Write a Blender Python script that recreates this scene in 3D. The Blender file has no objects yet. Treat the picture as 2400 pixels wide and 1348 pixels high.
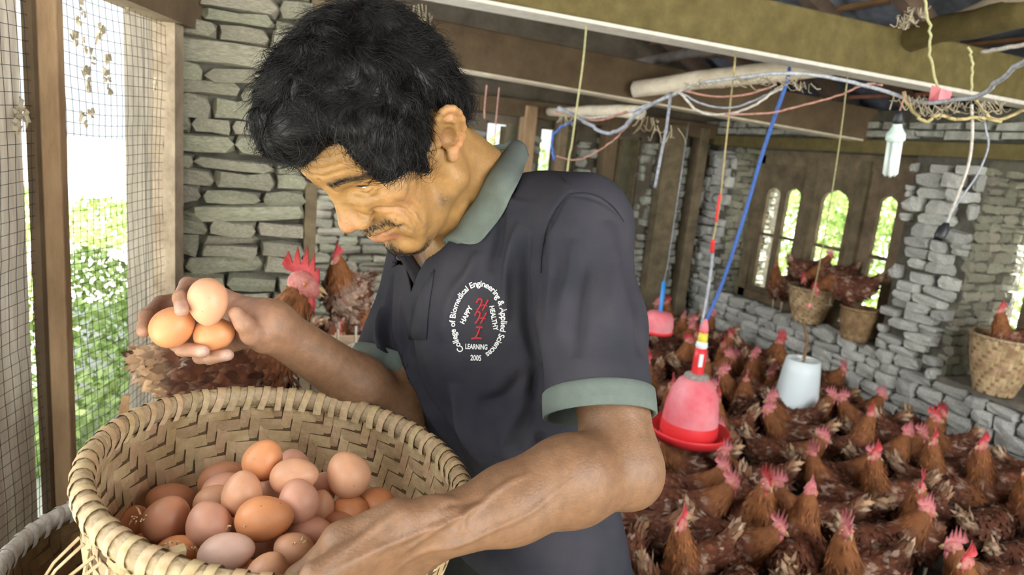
import bpy, bmesh, math, random
import numpy as np
from mathutils import Vector, Matrix, noise
from mathutils.bvhtree import BVHTree
random.seed(7); rng = np.random.default_rng(7)
S = bpy.context.scene
# ------------------------------------------------------------------ camera
FPX, CX, CY = 1600.0, 1200.0, 674.0
R = np.array([[0.9203, -0.0118, -0.3910], [-0.3791, 0.2189, -0.8991], [0.0962, 0.9757, 0.1970]])
def _orth(M):
    u, s, v = np.linalg.svd(M); return u @ v
R = _orth(R)
CAM = np.array([0.0, 0.0, 1.42])
def ray(px, py): return R @ np.array([(px-CX)/FPX, (CY-py)/FPX, -1.0])
def at(px, py, dep): return CAM + ray(px, py)*dep
def onz(px, py, z):
    r = ray(px, py); return CAM + r*((z-CAM[2])/r[2])
def onx(px, py, x):
    r = ray(px, py); return CAM + r*((x-CAM[0])/r[0])
def ony(px, py, y):
    r = ray(px, py); return CAM + r*((y-CAM[1])/r[1])
cam = bpy.data.cameras.new('camera'); camo = bpy.data.objects.new('camera', cam)
S.collection.objects.link(camo); S.camera = camo
M4 = Matrix([[*map(float, R[i]), float(CAM[i])] for i in range(3)] + [[0, 0, 0, 1]])
camo.matrix_world = M4
cam.sensor_width = 23.5; cam.lens = FPX/2400*23.5; cam.clip_start = 0.02; cam.clip_end = 200
cam.dof.use_dof = True; cam.dof.focus_distance = 0.74; cam.dof.aperture_fstop = 5.0
# ------------------------------------------------------------------ world, light, exposure
W = bpy.data.worlds.new('overcast_sky'); S.world = W; W.use_nodes = True
wn = W.node_tree; wn.nodes.clear()
wo = wn.nodes.new('ShaderNodeOutputWorld'); wb = wn.nodes.new('ShaderNodeBackground')
wb.inputs['Color'].default_value = (0.90, 0.96, 1.0, 1); wb.inputs['Strength'].default_value = 1.15
wn.links.new(wb.outputs[0], wo.inputs[0])
def area(name, loc, target, sx, sy, power, col):
    l = bpy.data.lights.new(name, 'AREA'); l.shape = 'RECTANGLE'; l.size = sx; l.size_y = sy; l.energy = power; l.color = col
    o = bpy.data.objects.new(name, l); S.collection.objects.link(o); o.location = loc
    o.rotation_euler = (Vector(target)-Vector(loc)).to_track_quat('-Z', 'Y').to_euler(); return o
LIGHTS = True
area('daylight_through_mesh_opening', (-1.5, 1.35, 2.0), (0.3, 1.2, 1.15), 1.8, 1.5, 37, (0.93, 0.97, 1.0))
area('daylight_from_open_doorway', (2.0, -1.9, 2.1), (3.1, 2.6, 0.4), 2.0, 1.8, 120, (0.95, 0.97, 1.0))
area('daylight_through_side_openings', (-.02, 3.25, 1.35), (2.5, 3.1, .7), 1.9, .9, 55, (0.95, 0.98, 1.0))
area('fill_light_on_left_planks', (-.70, -.25, 1.55), (-.36, 1.05, 1.1), .6, .6, 3.2, (1.0, .98, .94))  # added fill lamp that brightens the left planks; no window is built there
sl = bpy.data.lights.new('sun', 'SUN'); sl.energy = 22; sl.angle = .02; sl.color = (1, .96, .88); so_ = bpy.data.objects.new('sun', sl); S.collection.objects.link(so_)
so_.rotation_euler = Vector((-.25, .30, -1)).to_track_quat('-Z', 'Y').to_euler()
S.view_settings.view_transform = 'Standard'; S.view_settings.look = 'None'; S.view_settings.gamma = 1
S.view_settings.exposure = 0.34
S.cycles.max_bounces = 8; S.cycles.diffuse_bounces = 5; S.cycles.transparent_max_bounces = 12
# ------------------------------------------------------------------ helpers
C = S.collection
def link(name, me, mat=None, parent=None, smooth=True):
    o = bpy.data.objects.new(name, me); C.objects.link(o)
    if mat is not None:
        me.materials.clear(); me.materials.append(mat)
    if parent is not None: o.parent = parent
    if smooth and hasattr(me, 'polygons') and len(me.polygons):
        me.polygons.foreach_set('use_smooth', np.ones(len(me.polygons), dtype=bool))
    return o
def tag(o, label=None, cat=None, group=None, kind=None):
    if label: o['label'] = label
    if cat: o['category'] = cat
    if group: o['group'] = group
    if kind: o['kind'] = kind
    return o
def empty(name, loc, label, cat, group=None, rot=(0, 0, 0)):
    o = bpy.data.objects.new(name, None); C.objects.link(o); o.empty_display_size = 0.05
    o.location = tuple(map(float, loc)); o.rotation_euler = rot
    return tag(o, label, cat, group)
def mesh_np(name, V, F):
    """fast mesh from numpy; F (n,3) or (n,4) or list"""
    me = bpy.data.meshes.new(name)
    V = np.asarray(V, dtype=np.float32)
    if isinstance(F, np.ndarray):
        n, k = F.shape
        me.vertices.add(len(V)); me.vertices.foreach_set('co', V.ravel())
        me.loops.add(n*k); me.loops.foreach_set('vertex_index', F.astype(np.int32).ravel())
        me.polygons.add(n); me.polygons.foreach_set('loop_start', np.arange(0, n*k, k, dtype=np.int32))
        me.polygons.foreach_set('loop_total', np.full(n, k, dtype=np.int32))
        me.update(calc_edges=True)
    else:
        me.from_pydata([tuple(map(float, v)) for v in V], [], F)
    return me
class MB:
    """collects simple shapes into one mesh"""
    def __init__(s): s.v = []; s.f = []
    def add(s, V, F):
        b = len(s.v); s.v += [tuple(map(float, q)) for q in V]; s.f += [tuple(i+b for i in f) for f in F]; return s
    def box(s, c, d, M=None, jit=0.0, taper=1.0):
        c = np.array(c, float); d = np.array(d, float)/2; V = []
        for z in (-1, 1):
            for x, y in ((-1, -1), (1, -1), (1, 1), (-1, 1)):
                k = taper if z > 0 else 1
                p = np.array([x*d[0]*k, y*d[1]*k, z*d[2]])
                if jit: p = p + np.array([random.uniform(-jit, jit) for _ in range(3)])
                V.append((M @ p if M is not None else p) + c)
        return s.add(V, [(3, 2, 1, 0), (4, 5, 6, 7), (0, 1, 5, 4), (1, 2, 6, 5), (2, 3, 7, 6), (3, 0, 4, 7)])
    def tube(s, pts, r, n=8, cap=True, wob=0.0):
        pts = [np.array(p, float) for p in pts]; m = len(pts)
        rr = r if hasattr(r, '__len__') else [r]*m
        V = []; F = []; a = None
        for i in range(m):
            t = pts[min(i+1, m-1)]-pts[max(i-1, 0)]; t /= np.linalg.norm(t)+1e-12
            if a is None:
                a = np.cross(t, [0, 0, 1.]) if abs(t[2]) < .9 else np.cross(t, [1., 0, 0])
            a = a-t*(a @ t); a /= np.linalg.norm(a)+1e-12; b = np.cross(t, a)
            for k in range(n):
                an = 2*math.pi*k/n; q = rr[i]*(1+(random.uniform(-wob, wob) if wob else 0))
                V.append(pts[i]+q*(a*math.cos(an)+b*math.sin(an)))
        for i in range(m-1):
            for k in range(n):
                k2 = (k+1) % n; F.append((i*n+k, i*n+k2, (i+1)*n+k2, (i+1)*n+k))
        if cap: F.append(tuple(reversed(range(n)))); F.append(tuple((m-1)*n+k for k in range(n)))
        return s.add(V, F)
    def lathe(s, prof, n=24, M=None, c=(0, 0, 0), closed=False):
        V = []; F = []; m = len(prof)
        for r, z in prof:
            for k in range(n):
                an = 2*math.pi*k/n; p = np.array([r*math.cos(an), r*math.sin(an), z])
                V.append((M @ p if M is not None else p)+np.array(c, float))
        for i in range(m-1):
            for k in range(n):
                k2 = (k+1) % n; F.append((i*n+k, i*n+k2, (i+1)*n+k2, (i+1)*n+k))
        return s.add(V, F)
    def build(s, name, mat, parent=None, smooth=False, bevel=0):
        me = bpy.data.meshes.new(name); me.from_pydata(s.v, [], s.f); me.update()
        o = link(name, me, mat, parent, smooth)
        if bevel:
            md = o.modifiers.new('bevel', 'BEVEL'); md.width = bevel; md.segments = 2; md.limit_method = 'ANGLE'
        return o
def spline(P, n):
    """Catmull-Rom through rows of P, n samples per span (works on any number of columns)"""
    P = np.asarray(P, float); Q = np.vstack([2*P[0]-P[1], P, 2*P[-1]-P[-2]]); out = []
    for i in range(1, len(Q)-2):
        for j in range(n):
            t = j/n
            out.append(.5*((2*Q[i])+(-Q[i-1]+Q[i+1])*t+(2*Q[i-1]-5*Q[i]+4*Q[i+1]-Q[i+2])*t*t+(-Q[i-1]+3*Q[i]-3*Q[i+1]+Q[i+2])*t**3))
    out.append(P[-1]); return np.array(out)
# ------------------------------------------------------------------ materials
def mat(name, col, rough=0.7, var=0.0, scale=20, bump=0.0, bscale=60, spec=0.5, col2=None, attr=None, sss=0.0, metal=0.0, trans=0.0, stretch=None, detail=6):
    m = bpy.data.materials.new(name); m.use_nodes = True; n = m.node_tree; N = n.nodes; L = n.links
    b = N['Principled BSDF']; b.inputs['Roughness'].default_value = rough
    b.inputs['Specular IOR Level'].default_value = spec; b.inputs['Metallic'].default_value = metal
    if trans: b.inputs['Transmission Weight'].default_value = trans
    if sss:
        b.inputs['Subsurface Weight'].default_value = sss; b.inputs['Subsurface Radius'].default_value = (.012, .005, .003); b.inputs['Subsurface Scale'].default_value = 1.0
    b.inputs['Base Color'].default_value = (*col, 1)
    tc = N.new('ShaderNodeTexCoord'); src = tc.outputs['Object']
    if stretch:
        mp = N.new('ShaderNodeMapping'); mp.inputs['Scale'].default_value = stretch; L.new(src, mp.inputs['Vector']); src = mp.outputs[0]
    colout = None
    if col2 is not None or var:
        nz = N.new('ShaderNodeTexNoise'); nz.inputs['Scale'].default_value = scale; nz.inputs['Detail'].default_value = detail; nz.inputs['Roughness'].default_value = .65
        L.new(src, nz.inputs['Vector'])
        rp = N.new('ShaderNodeValToRGB'); rp.color_ramp.elements[0].position = .35; rp.color_ramp.elements[1].position = .68
        c2 = col2 if col2 is not None else tuple(min(1, c*(1+var)) for c in col); c1 = col if col2 is not None else tuple(c*(1-var) for c in col)
        rp.color_ramp.elements[0].color = (*c1, 1); rp.color_ramp.elements[1].color = (*c2, 1)
        L.new(nz.outputs['Fac'], rp.inputs['Fac']); colout = rp.outputs['Color']
    if attr:
        at_ = N.new('ShaderNodeAttribute'); at_.attribute_name = attr
        if colout is not None:
            mx = N.new('ShaderNodeMix'); mx.data_type = 'RGBA'; mx.blend_type = 'MULTIPLY'; mx.inputs[0].default_value = 1
            L.new(at_.outputs['Color'], mx.inputs[6]); L.new(colout, mx.inputs[7]); colout = mx.outputs[2]
        else: colout = at_.outputs['Color']
    if colout is not None: L.new(colout, b.inputs['Base Color'])
    if bump:
        nb_ = N.new('ShaderNodeTexNoise'); nb_.inputs['Scale'].default_value = bscale; nb_.inputs['Detail'].default_value = 8
        L.new(src, nb_.inputs['Vector'])
        bp = N.new('ShaderNodeBump'); bp.inputs['Strength'].default_value = bump; bp.inputs['Distance'].default_value = .01
        L.new(nb_.outputs['Fac'], bp.inputs['Height']); L.new(bp.outputs[0], b.inputs['Normal'])
    return m
def objrand(m, amount=.25, hue=.02):
    """vary colour per object"""
    n = m.node_tree; N = n.nodes; L = n.links; b = N['Principled BSDF']
    oi = N.new('ShaderNodeObjectInfo'); mr = N.new('ShaderNodeMapRange'); mr.inputs[3].default_value = 1-amount; mr.inputs[4].default_value = 1+amount
    L.new(oi.outputs['Random'], mr.inputs[0])
    hs = N.new('ShaderNodeHueSaturation')
    L.new(mr.outputs[0], hs.inputs['Value'])
    wn_ = N.new('ShaderNodeTexWhiteNoise'); wn_.noise_dimensions = '1D'; L.new(oi.outputs['Random'], wn_.inputs['W'])
    mh = N.new('ShaderNodeMapRange'); mh.inputs[3].default_value = .5-hue; mh.inputs[4].default_value = .5+hue
    L.new(wn_.outputs['Value'], mh.inputs[0]); L.new(mh.outputs[0], hs.inputs['Hue'])
    if b.inputs['Base Color'].links:
        L.new(b.inputs['Base Color'].links[0].from_socket, hs.inputs['Color'])
    else: hs.inputs['Color'].default_value = b.inputs['Base Color'].default_value
    L.new(hs.outputs[0], b.inputs['Base Color']); return m
def set_color(me, cols, name='Col'):
    a = me.color_attributes.new(name, 'FLOAT_COLOR', 'POINT'); c = np.ones((len(me.vertices), 4), np.float32); c[:, :3] = cols
    a.data.foreach_set('color', c.ravel())
# ------------------------------------------------------------------ signed distance modelling (surface nets)
class Field:
    def __init__(s, lo, hi, h):
        s.lo = np.array(lo, float); s.h = h; s.n = np.ceil((np.array(hi)-s.lo)/h).astype(int)+1
        s.D = np.full(s.n, .05, np.float32)
    def block(s, lo, hi):
        a = np.clip(np.floor((np.array(lo)-s.lo)/s.h).astype(int), 0, s.n); b = np.clip(np.ceil((np.array(hi)-s.lo)/s.h).astype(int)+1, 0, s.n)
        if (b-a).min() <= 0: return None, None
        g = [(s.lo[i]+s.h*np.arange(a[i], b[i])).astype(np.float32) for i in range(3)]
        sl = tuple(slice(a[i], b[i]) for i in range(3))
        return sl, (g[0][:, None, None], g[1][None, :, None], g[2][None, None, :])
    def apply(s, fn, lo, hi, k=0.0, op='u'):
        m = k+.012
        sl, P = s.block(np.array(lo)-m, np.array(hi)+m)
        if sl is None: return
        d = fn(*P).astype(np.float32); A = s.D[sl]
        if op == 'u':
            if k > 0:
                hh = np.maximum(k-np.abs(A-d), 0)/k; s.D[sl] = np.minimum(A, d)-hh*hh*k*.25
            else: s.D[sl] = np.minimum(A, d)
        elif op == 's':
            d = -d
            if k > 0:
                hh = np.maximum(k-np.abs(A-d), 0)/k; s.D[sl] = np.maximum(A, d)+hh*hh*k*.25
            else: s.D[sl] = np.maximum(A, d)
    def ell(s, c, r, k=.01, op='u', Rm=None):
        """ellipsoid at c radii r, Rm columns = axes"""
        c = np.array(c, float); r = np.array(r, float); Rm = np.eye(3) if Rm is None else np.array(Rm)
        e = np.sqrt(((Rm*r[None, :])**2).sum(1))
        def fn(x, y, z):
            q = [(x-c[0])*Rm[0, i]+(y-c[1])*Rm[1, i]+(z-c[2])*Rm[2, i] for i in range(3)]
            k0 = np.sqrt((q[0]/r[0])**2+(q[1]/r[1])**2+(q[2]/r[2])**2)+1e-6
            k1 = np.sqrt((q[0]/r[0]**2)**2+(q[1]/r[1]**2)**2+(q[2]/r[2]**2)**2)+1e-6
            return k0*(k0-1)/k1
        s.apply(fn, c-e, c+e, k, op)
    def cone(s, a, b, ra, rb, k=.01, op='u', flat=None, fn_=None):
        """tapered capsule; flat=(axis, factor) squashes across axis"""
        a = np.array(a, float); b = np.array(b, float); ab = b-a; L2 = ab @ ab+1e-12
        def fn(x, y, z):
            px, py, pz = x-a[0], y-a[1], z-a[2]
            t = np.clip((px*ab[0]+py*ab[1]+pz*ab[2])/L2, 0, 1)
            qx, qy, qz = px-ab[0]*t, py-ab[1]*t, pz-ab[2]*t
            if flat is not None:
                ax, fa = flat; w = qx*ax[0]+qy*ax[1]+qz*ax[2]; w2 = w*(1/fa-1)
                qx, qy, qz = qx+w2*ax[0], qy+w2*ax[1], qz+w2*ax[2]
            return np.sqrt(qx*qx+qy*qy+qz*qz)-(ra+(rb-ra)*t)
        m = max(ra, rb)
        s.apply(fn, np.minimum(a, b)-m, np.maximum(a, b)+m, k, op)
    def chain(s, pts, rs, k=.006, k0=None, op='u', flat=None):
        for i in range(len(pts)-1): s.cone(pts[i], pts[i+1], rs[i], rs[i+1], (k0 if (k0 and i == 0) else k), op, flat)
    def mesh(s):
        D = s.D; neg = D < 0; nx, ny, nz = D.shape
        cc = np.zeros((nx-1, ny-1, nz-1), np.int8)
        for i in (0, 1):
            for j in (0, 1):
                for k in (0, 1): cc += neg[i:nx-1+i, j:ny-1+j, k:nz-1+k]
        I = np.argwhere((cc > 0) & (cc < 8)); del cc
        idx = {} ; lin = (I[:, 0]*ny+I[:, 1])*nz+I[:, 2]
        acc = np.zeros((len(I), 3)); cnt = np.zeros(len(I))
        cor = {}
        for i in (0, 1):
            for j in (0, 1):
                for k in (0, 1): cor[i, j, k] = D[I[:, 0]+i, I[:, 1]+j, I[:, 2]+k].astype(float)
        for ax in range(3):
            for u in (0, 1):
                for w in (0, 1):
                    o0 = [0, 0, 0]; o0[(ax+1) % 3] = u; o0[(ax+2) % 3] = w; o1 = list(o0); o1[ax] = 1
                    a = cor[tuple(o0)]; b = cor[tuple(o1)]; m = (a < 0) != (b < 0)
                    t = a/(a-b+1e-20)
                    p = np.array(o0, float)[None, :].repeat(len(I), 0); p[:, ax] = t
                    acc[m] += p[m]; cnt[m] += 1
        V = s.lo+s.h*(I+acc/cnt[:, None])
        order = np.argsort(lin); sl = lin[order]
        def find(ix):
            l = (ix[:, 0]*ny+ix[:, 1])*nz+ix[:, 2]; p = np.searchsorted(sl, l); p = np.clip(p, 0, len(sl)-1)
            return np.where(sl[p] == l, order[p], -1)
        FF = []
        for ax in range(3):
            o = np.zeros(3, int); o[ax] = 1
            a = cor[0, 0, 0]; b = cor[tuple(o)]; m = (a < 0) != (b < 0)
            J = I[m]; fl = (a[m] < 0)
            u = np.zeros(3, int); u[(ax+1) % 3] = 1; w = np.zeros(3, int); w[(ax+2) % 3] = 1
            q = np.stack([find(J), find(J-u), find(J-u-w), find(J-w)], 1); ok = (q >= 0).all(1)
            q = q[ok]; fl = fl[ok]; q[~fl] = q[~fl][:, ::-1]; FF.append(q)
        return V, np.vstack(FF)
def vnormals(V, F):
    a = V[F[:, 2]]-V[F[:, 0]]; b = V[F[:, 3]]-V[F[:, 1]]; n = np.cross(a, b); N = np.zeros_like(V)
    for i in range(4): np.add.at(N, F[:, i], n)
    return N/(np.linalg.norm(N, axis=1, keepdims=True)+1e-12)
def smooth_mesh(V, F, it=2, lam=.5):
    A = np.concatenate([F[:, 0], F[:, 1], F[:, 2], F[:, 3]]); B = np.concatenate([F[:, 1], F[:, 2], F[:, 3], F[:, 0]])
    cnt = np.bincount(A, minlength=len(V))+np.bincount(B, minlength=len(V)); V = V.copy()
    for _ in range(it):
        for l in (lam, -lam*1.03):
            s = np.stack([np.bincount(A, V[B, i], len(V))+np.bincount(B, V[A, i], len(V)) for i in range(3)], 1)
            V += l*(s/np.maximum(cnt, 1)[:, None]-V)
    return V
def seg_dist(P, poly):
    """distance of points to polyline and param 0..1 along it"""
    poly = np.asarray(poly, float); best = np.full(len(P), 1e9); T = np.zeros(len(P)); n = len(poly)-1
    for i in range(n):
        a = poly[i]; ab = poly[i+1]-a; t = np.clip(((P-a) @ ab)/(ab @ ab+1e-12), 0, 1)
        d = np.linalg.norm(P-(a+t[:, None]*ab), axis=1); m = d < best; best[m] = d[m]; T[m] = (i+t[m])/n
    return best, T
def crease(P, N, poly, w, amp, fade=True, n=4):
    """displacement along normals near a polyline"""
    lo = np.min(poly, 0)-3*w; hi = np.max(poly, 0)+3*w
    m = np.where(((P > lo) & (P < hi)).all(1))[0]
    out = np.zeros(len(P))
    if len(m) == 0: return out
    pl = spline(poly, n) if len(poly) > 2 else np.asarray(poly, float)
    d, t = seg_dist(P[m], pl); g = np.exp(-(d/w)**2)
    if fade: g *= np.clip(np.sin(np.clip(t, 0, 1)*math.pi), 0, 1)**.6
    out[m] = amp*g; return out
# ================================================================== THE SETTING
m_stone = objrand(mat('slate_stone', (.19, .182, .128), rough=.9, col2=(.44, .415, .31), scale=14, bump=.6, bscale=45, stretch=(1, 1, 2.4)), .24, .025)
m_stone_j = mat('slate_stone_far', (.20, .20, .165), rough=.9, col2=(.42, .42, .35), scale=16, bump=.5, bscale=50)
m_mud = mat('mud_mortar', (.095, .088, .066), rough=1, var=.35, scale=12, bump=.6, bscale=30)
m_floor = mat('litter_floor', (.030, .022, .016), rough=1, col2=(.075, .058, .042), scale=18, bump=.5, bscale=70)
m_wood = objrand(mat('old_timber', (.10, .075, .042), rough=.9, col2=(.21, .155, .090), scale=9, bump=.4, bscale=40, stretch=(1, 1, 1)), .15, .01)
m_beam = mat('mossy_beam', (.095, .072, .020), rough=.9, col2=(.150, .118, .038), scale=16, bump=.3, bscale=60)
m_beam2 = mat('brown_beam', (.085, .055, .028), rough=.9, col2=(.14, .095, .05), scale=8, bump=.3, bscale=40)
m_post = mat('rough_post', (.24, .150, .078), rough=.9, col2=(.42, .28, .155), scale=11, bump=.5, bscale=50, stretch=(1, 1, .35))
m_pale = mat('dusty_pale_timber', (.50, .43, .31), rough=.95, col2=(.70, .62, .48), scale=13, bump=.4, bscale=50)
m_roof = mat('dark_roof_board', (.06, .042, .032), rough=.9, col2=(.16, .105, .072), scale=6, bump=.3, bscale=30)
m_slate = mat('roof_slate', (.07, .08, .10), rough=.6, col2=(.20, .22, .26), scale=8, bump=.3)
def struct(o): o['kind'] = 'structure'; return o
b = MB(); b.add([(-.95, -4, 0), (3.9, -4, 0), (3.9, 5.0, 0), (-.22, 5.0, 0), (-.22, 1.85, 0), (-.72, .35, 0)], [(0, 1, 2, 3, 4, 5)]); b.box((0, 0, -.11), (16, 16, .2)) if False else None
struct(b.build('floor', m_floor))
# rough slab stones: twelve shared shapes
def stone_mesh(i, mt):
    r_ = random.Random(100+i); bm = bmesh.new(); bmesh.ops.create_cube(bm, size=1.0)
    bmesh.ops.subdivide_edges(bm, edges=bm.edges[:], cuts=1, use_grid_fill=True)
    for v in bm.verts:
        n_ = sum(abs(abs(c)-.5) < .01 for c in v.co)
        k = {3: .86, 2: .95, 1: 1.03, 0: 1}[n_]
        v.co = Vector((v.co.x*k*(1+r_.uniform(-.20, .06)), v.co.y*k*(1+r_.uniform(-.20, .14)), v.co.z*k*(1+r_.uniform(-.34, .14))+v.co.x*r_.uniform(-.16, .16)))
    me = bpy.data.meshes.new('stone'); bm.to_mesh(me); bm.free(); me.materials.append(mt); return me
STONES = [stone_mesh(i, m_stone) for i in range(14)]
def stone_wall(parent, O, U, N, u0, u1, z0, z1, hs, ws, holes=(), limit=300, depth=.09, proud=.03, key=None, tilt=0.0, smooth=False):
    """courses of slabs on the vertical plane through O with direction U, outward normal N"""
    O, U, N = map(lambda a: np.array(a, float), (O, U, N)); L = []; z = z0
    while z < z1:
        h = random.uniform(*hs); h = min(h, z1-z+.02); u = u0-random.uniform(0, .1)
        while u < u1:
            w = random.uniform(*ws)*(1.5 if random.random() < .12 else 1); uc, zc = u+w/2, z+h/2; u += w
            a, b_ = max(uc-w/2, u0), min(uc+w/2, u1)
            if b_-a < .02: continue
            uc, w2 = (a+b_)/2, b_-a
            bad = False
            for (a0, a1, c0, c1) in holes:
                if c0-.01 < zc < c1+.01:
                    if a0 < uc < a1: bad = True
                    elif uc <= a0 < uc+w2/2: w2 = 2*(a0-uc); 
                    elif uc >= a1 > uc-w2/2: w2 = 2*(uc-a1)
            if bad or w2 < .02: continue
            hh = h*random.choice((1, 1, 1, .8, .55)) if random.random() < .6 else h
            L.append((uc, zc-(h-hh)/2, w2, hh))
            if hh < .7*h: L.append((uc, z+hh+(h-hh)/2, w2, h-hh))
        z += h
    ang = math.atan2(U[1], U[0]); items = []
    for uc, zc, w, h in L:
        p = O+U*uc+N*(random.uniform(-.4, 1)*proud-depth/2+.012)+np.array([0, 0, zc]); items.append((np.linalg.norm(p-CAM), p, w, h))
    items.sort(key=lambda t: t[0]); stuff = MB()
    for i, (d, p, w, h) in enumerate(items):
        rot = (random.uniform(-.09, .09), random.uniform(-.075, .075)+tilt, ang+random.uniform(-.06, .06)); sc = (w*1.0, depth*random.uniform(.9, 1.25), h*1.04)
        me = random.choice(STONES)
        if i < limit:
            o = bpy.data.objects.new('stone', me); C.objects.link(o); o.parent = parent
            o.location = p; o.rotation_euler = rot; o.scale = sc
            if smooth: pass
        else:
            M = (Matrix.Translation(p) @ Matrix.LocRotScale(None, Vector(rot) and __import__('mathutils').Euler(rot), Vector(sc)))
            stuff.add([M @ v.co for v in me.vertices], [tuple(q.vertices) for q in me.polygons])
    if stuff.v:
        o = stuff.build('small_stones', m_stone_j, parent); o['kind'] = 'stuff'
m_stone_r = objrand(mat('pale_slate_stone', (.34, .34, .31), rough=.9, col2=(.64, .63, .56), scale=14, bump=.6, bscale=45), .22, .02)
STONES_A = STONES; STONES = [stone_mesh(i+40, m_stone_r) for i in range(14)]
# ---- right wall, inner face on x = 3.5
XR, YB = 3.5, 4.45
H1 = (2.70, 4.15, .50, 1.56); H2 = (1.10, 2.30, .47, 1.52)
def slabs(b, rects, x0, x1):
    for (a0, a1, c0, c1) in rects: b.box(((x0+x1)/2, (a0+a1)/2, (c0+c1)/2), (x1-x0, a1-a0, c1-c0))
b = MB(); slabs(b, [(-1.5, 1.10, 0, 1.85), (2.30, 2.70, 0, 1.85), (4.15, YB+.5, 0, 1.85), (1.10, 2.30, 0, .45), (2.70, 4.15, 0, .48), (1.10, 2.30, 1.60, 1.85), (2.70, 4.15, 1.60, 1.85)], XR+.035, XR+.50)
wall_r = struct(b.build('wall_right', m_mud))
stone_wall(wall_r, (XR, 0, 0), (0, 1, 0), (-1, 0, 0), .9, YB, 0, 1.56, (.046, .080), (.09, .21), holes=[(H1[0], H1[1], H1[2], 1.6), (H2[0], H2[1], H2[2], 1.6)], limit=290, depth=.10)
b = MB(); 
for y in np.arange(1.2, YB, .16):
    b.box((XR+.02, y+random.uniform(-.02, .02), 1.715), (.09, .15, .035+random.uniform(-.01, .01)), jit=.006); b.box((XR+.02, y+.05, 1.76), (.09, .12, .035), jit=.006)
o = b.build('coping_stones', m_stone_j, wall_r); o['kind'] = 'stuff'
STONES = STONES_A
# reveals of the deep windows: far cheek stones of each opening
for nm, (yy, z0, z1, n_) in (('trim_1', (H1[1], .50, 1.58, 0)), ('trim_2', (H2[1], .47, 1.54, 0))):
    b = MB(); b.box((XR+.27, yy+.055, (z0+z1)/2), (.46, .10, z1-z0)); tr = struct(b.build(nm, m_mud))
    stone_wall(tr, (XR+.03, yy, 0), (1, 0, 0), (0, -1, 0), 0, .42, z0, z1, (.040, .060), (.07, .15), limit=80, depth=.06, proud=.02)
# dusty sills
b = MB(); b.box((XR+.25, 3.42, .485), (.50, 1.46, .03), jit=.002); struct(b.build('trim_3', mat('dusty_sill', (.16, .14, .11), rough=1, var=.3, scale=15, bump=.4)))
b = MB(); b.box((XR+.25, 1.70, .455), (.50, 1.22, .03), jit=.002); struct(b.build('trim_4', bpy.data.materials['dusty_sill']))
# timber lintel along the wall
b = MB(); b.box((XR+.02, 2.70, 1.640), (.13, 3.5, .075), jit=.004); o = struct(b.build('trim_5', m_beam, None, False, .006))
# ---- window with three carved openings, on x = XR+.33
XW = XR+.18
def win_panel(parent, y0, y1, z0, z1, opens, name='shutter_panel', th=.03, barz=None, arch=True):
    """board with arched holes; opens = list of (ya, yb, za, zb)"""
    bm = bmesh.new(); from mathutils.geometry import tessellate_polygon
    loops = [[(y0, z0), (y1, z0), (y1, z1), (y0, z1)]]
    for (a, b_, c0, c1) in opens:
        w = (b_-a)/2; pts = [(a, c0), (b_, c0)]
        if arch:
            n = 9
            for k in range(n+1):
                t = math.pi*k/n; sc = 1+.10*abs(math.sin(3*t)); pts.append(((a+b_)/2+w*math.cos(t)*1.0, c1-w*.75+w*.75*math.sin(t)*sc))
        else: pts += [(b_, c1), (a, c1)]
        loops.append(pts[::-1])
    flat = [p for l in loops for p in l]; tri = tessellate_polygon([[Vector((p[0], p[1], 0)) for p in l] for l in loops])
    n = len(flat); V = [(XW, p[0], p[1]) for p in flat]+[(XW+th, p[0], p[1]) for p in flat]; F = [tuple(t) for t in tri]+[tuple(i+n for i in reversed(t)) for t in tri]; k = 0
    for l in loops:
        m = len(l)
        for i in range(m): F.append((k+i, k+(i+1) % m, n+k+(i+1) % m, n+k+i))
        k += m
    bm.free(); b = MB(); b.add(V, F); return b.build(name, m_wood, parent)
win = struct(MB().box((XW+.02, 4.05, 1.02), (.07, .09, 1.08)).build('window_1', m_wood))
yL, yR = 4.02, 2.68
b = MB(); b.box((XW+.02, 3.35, 1.55), (.07, 1.45, .10)); b.build('head_rail', m_wood, win)
b = MB(); b.box((XW+.02, 3.35, .53), (.07, 1.45, .06)); b.build('bottom_rail', m_wood, win)
cuts = [4.01, 3.58, 3.53, 3.02, 2.97, 2.62]
for y in (3.55, 3.125): b = MB(); b.box((XW+.01, y, 1.02), (.08, .07, 1.08)); b.build('mullion', m_wood, win)
win_panel(win, 3.58, 4.03, .56, 1.50, [(3.82, 3.95, .60, 1.33), (3.63, 3.76, .60, 1.34)])
win_panel(win, 3.16, 3.52, .56, 1.50, [(3.225, 3.445, .60, 1.36)])
win_panel(win, 2.66, 3.09, .56, 1.50, [(2.88, 3.005, .60, 1.36), (2.74, 2.79, .75, 1.30)])
for (a, c) in ((3.62, 3.96), (3.21, 3.45), (2.86, 3.02)):
    b = MB(); b.box((XW+.015, (a+c)/2, .99), (.022, c-a, .022)); b.build('cross_bar', m_wood, win)
XW = XR+.40
win2 = struct(MB().box((XW+.02, 2.16, 1.0), (.07, .08, 1.05)).build('window_2', m_wood))
win_panel(win2, 1.30, 2.12, .50, 1.50, [(1.45, 1.75, .6, 1.3)]); b = MB(); b.box((XR+.26, 1.90, .95), (.05, .05, .95)); b.build('leaning_post', m_wood, win2)
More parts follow.
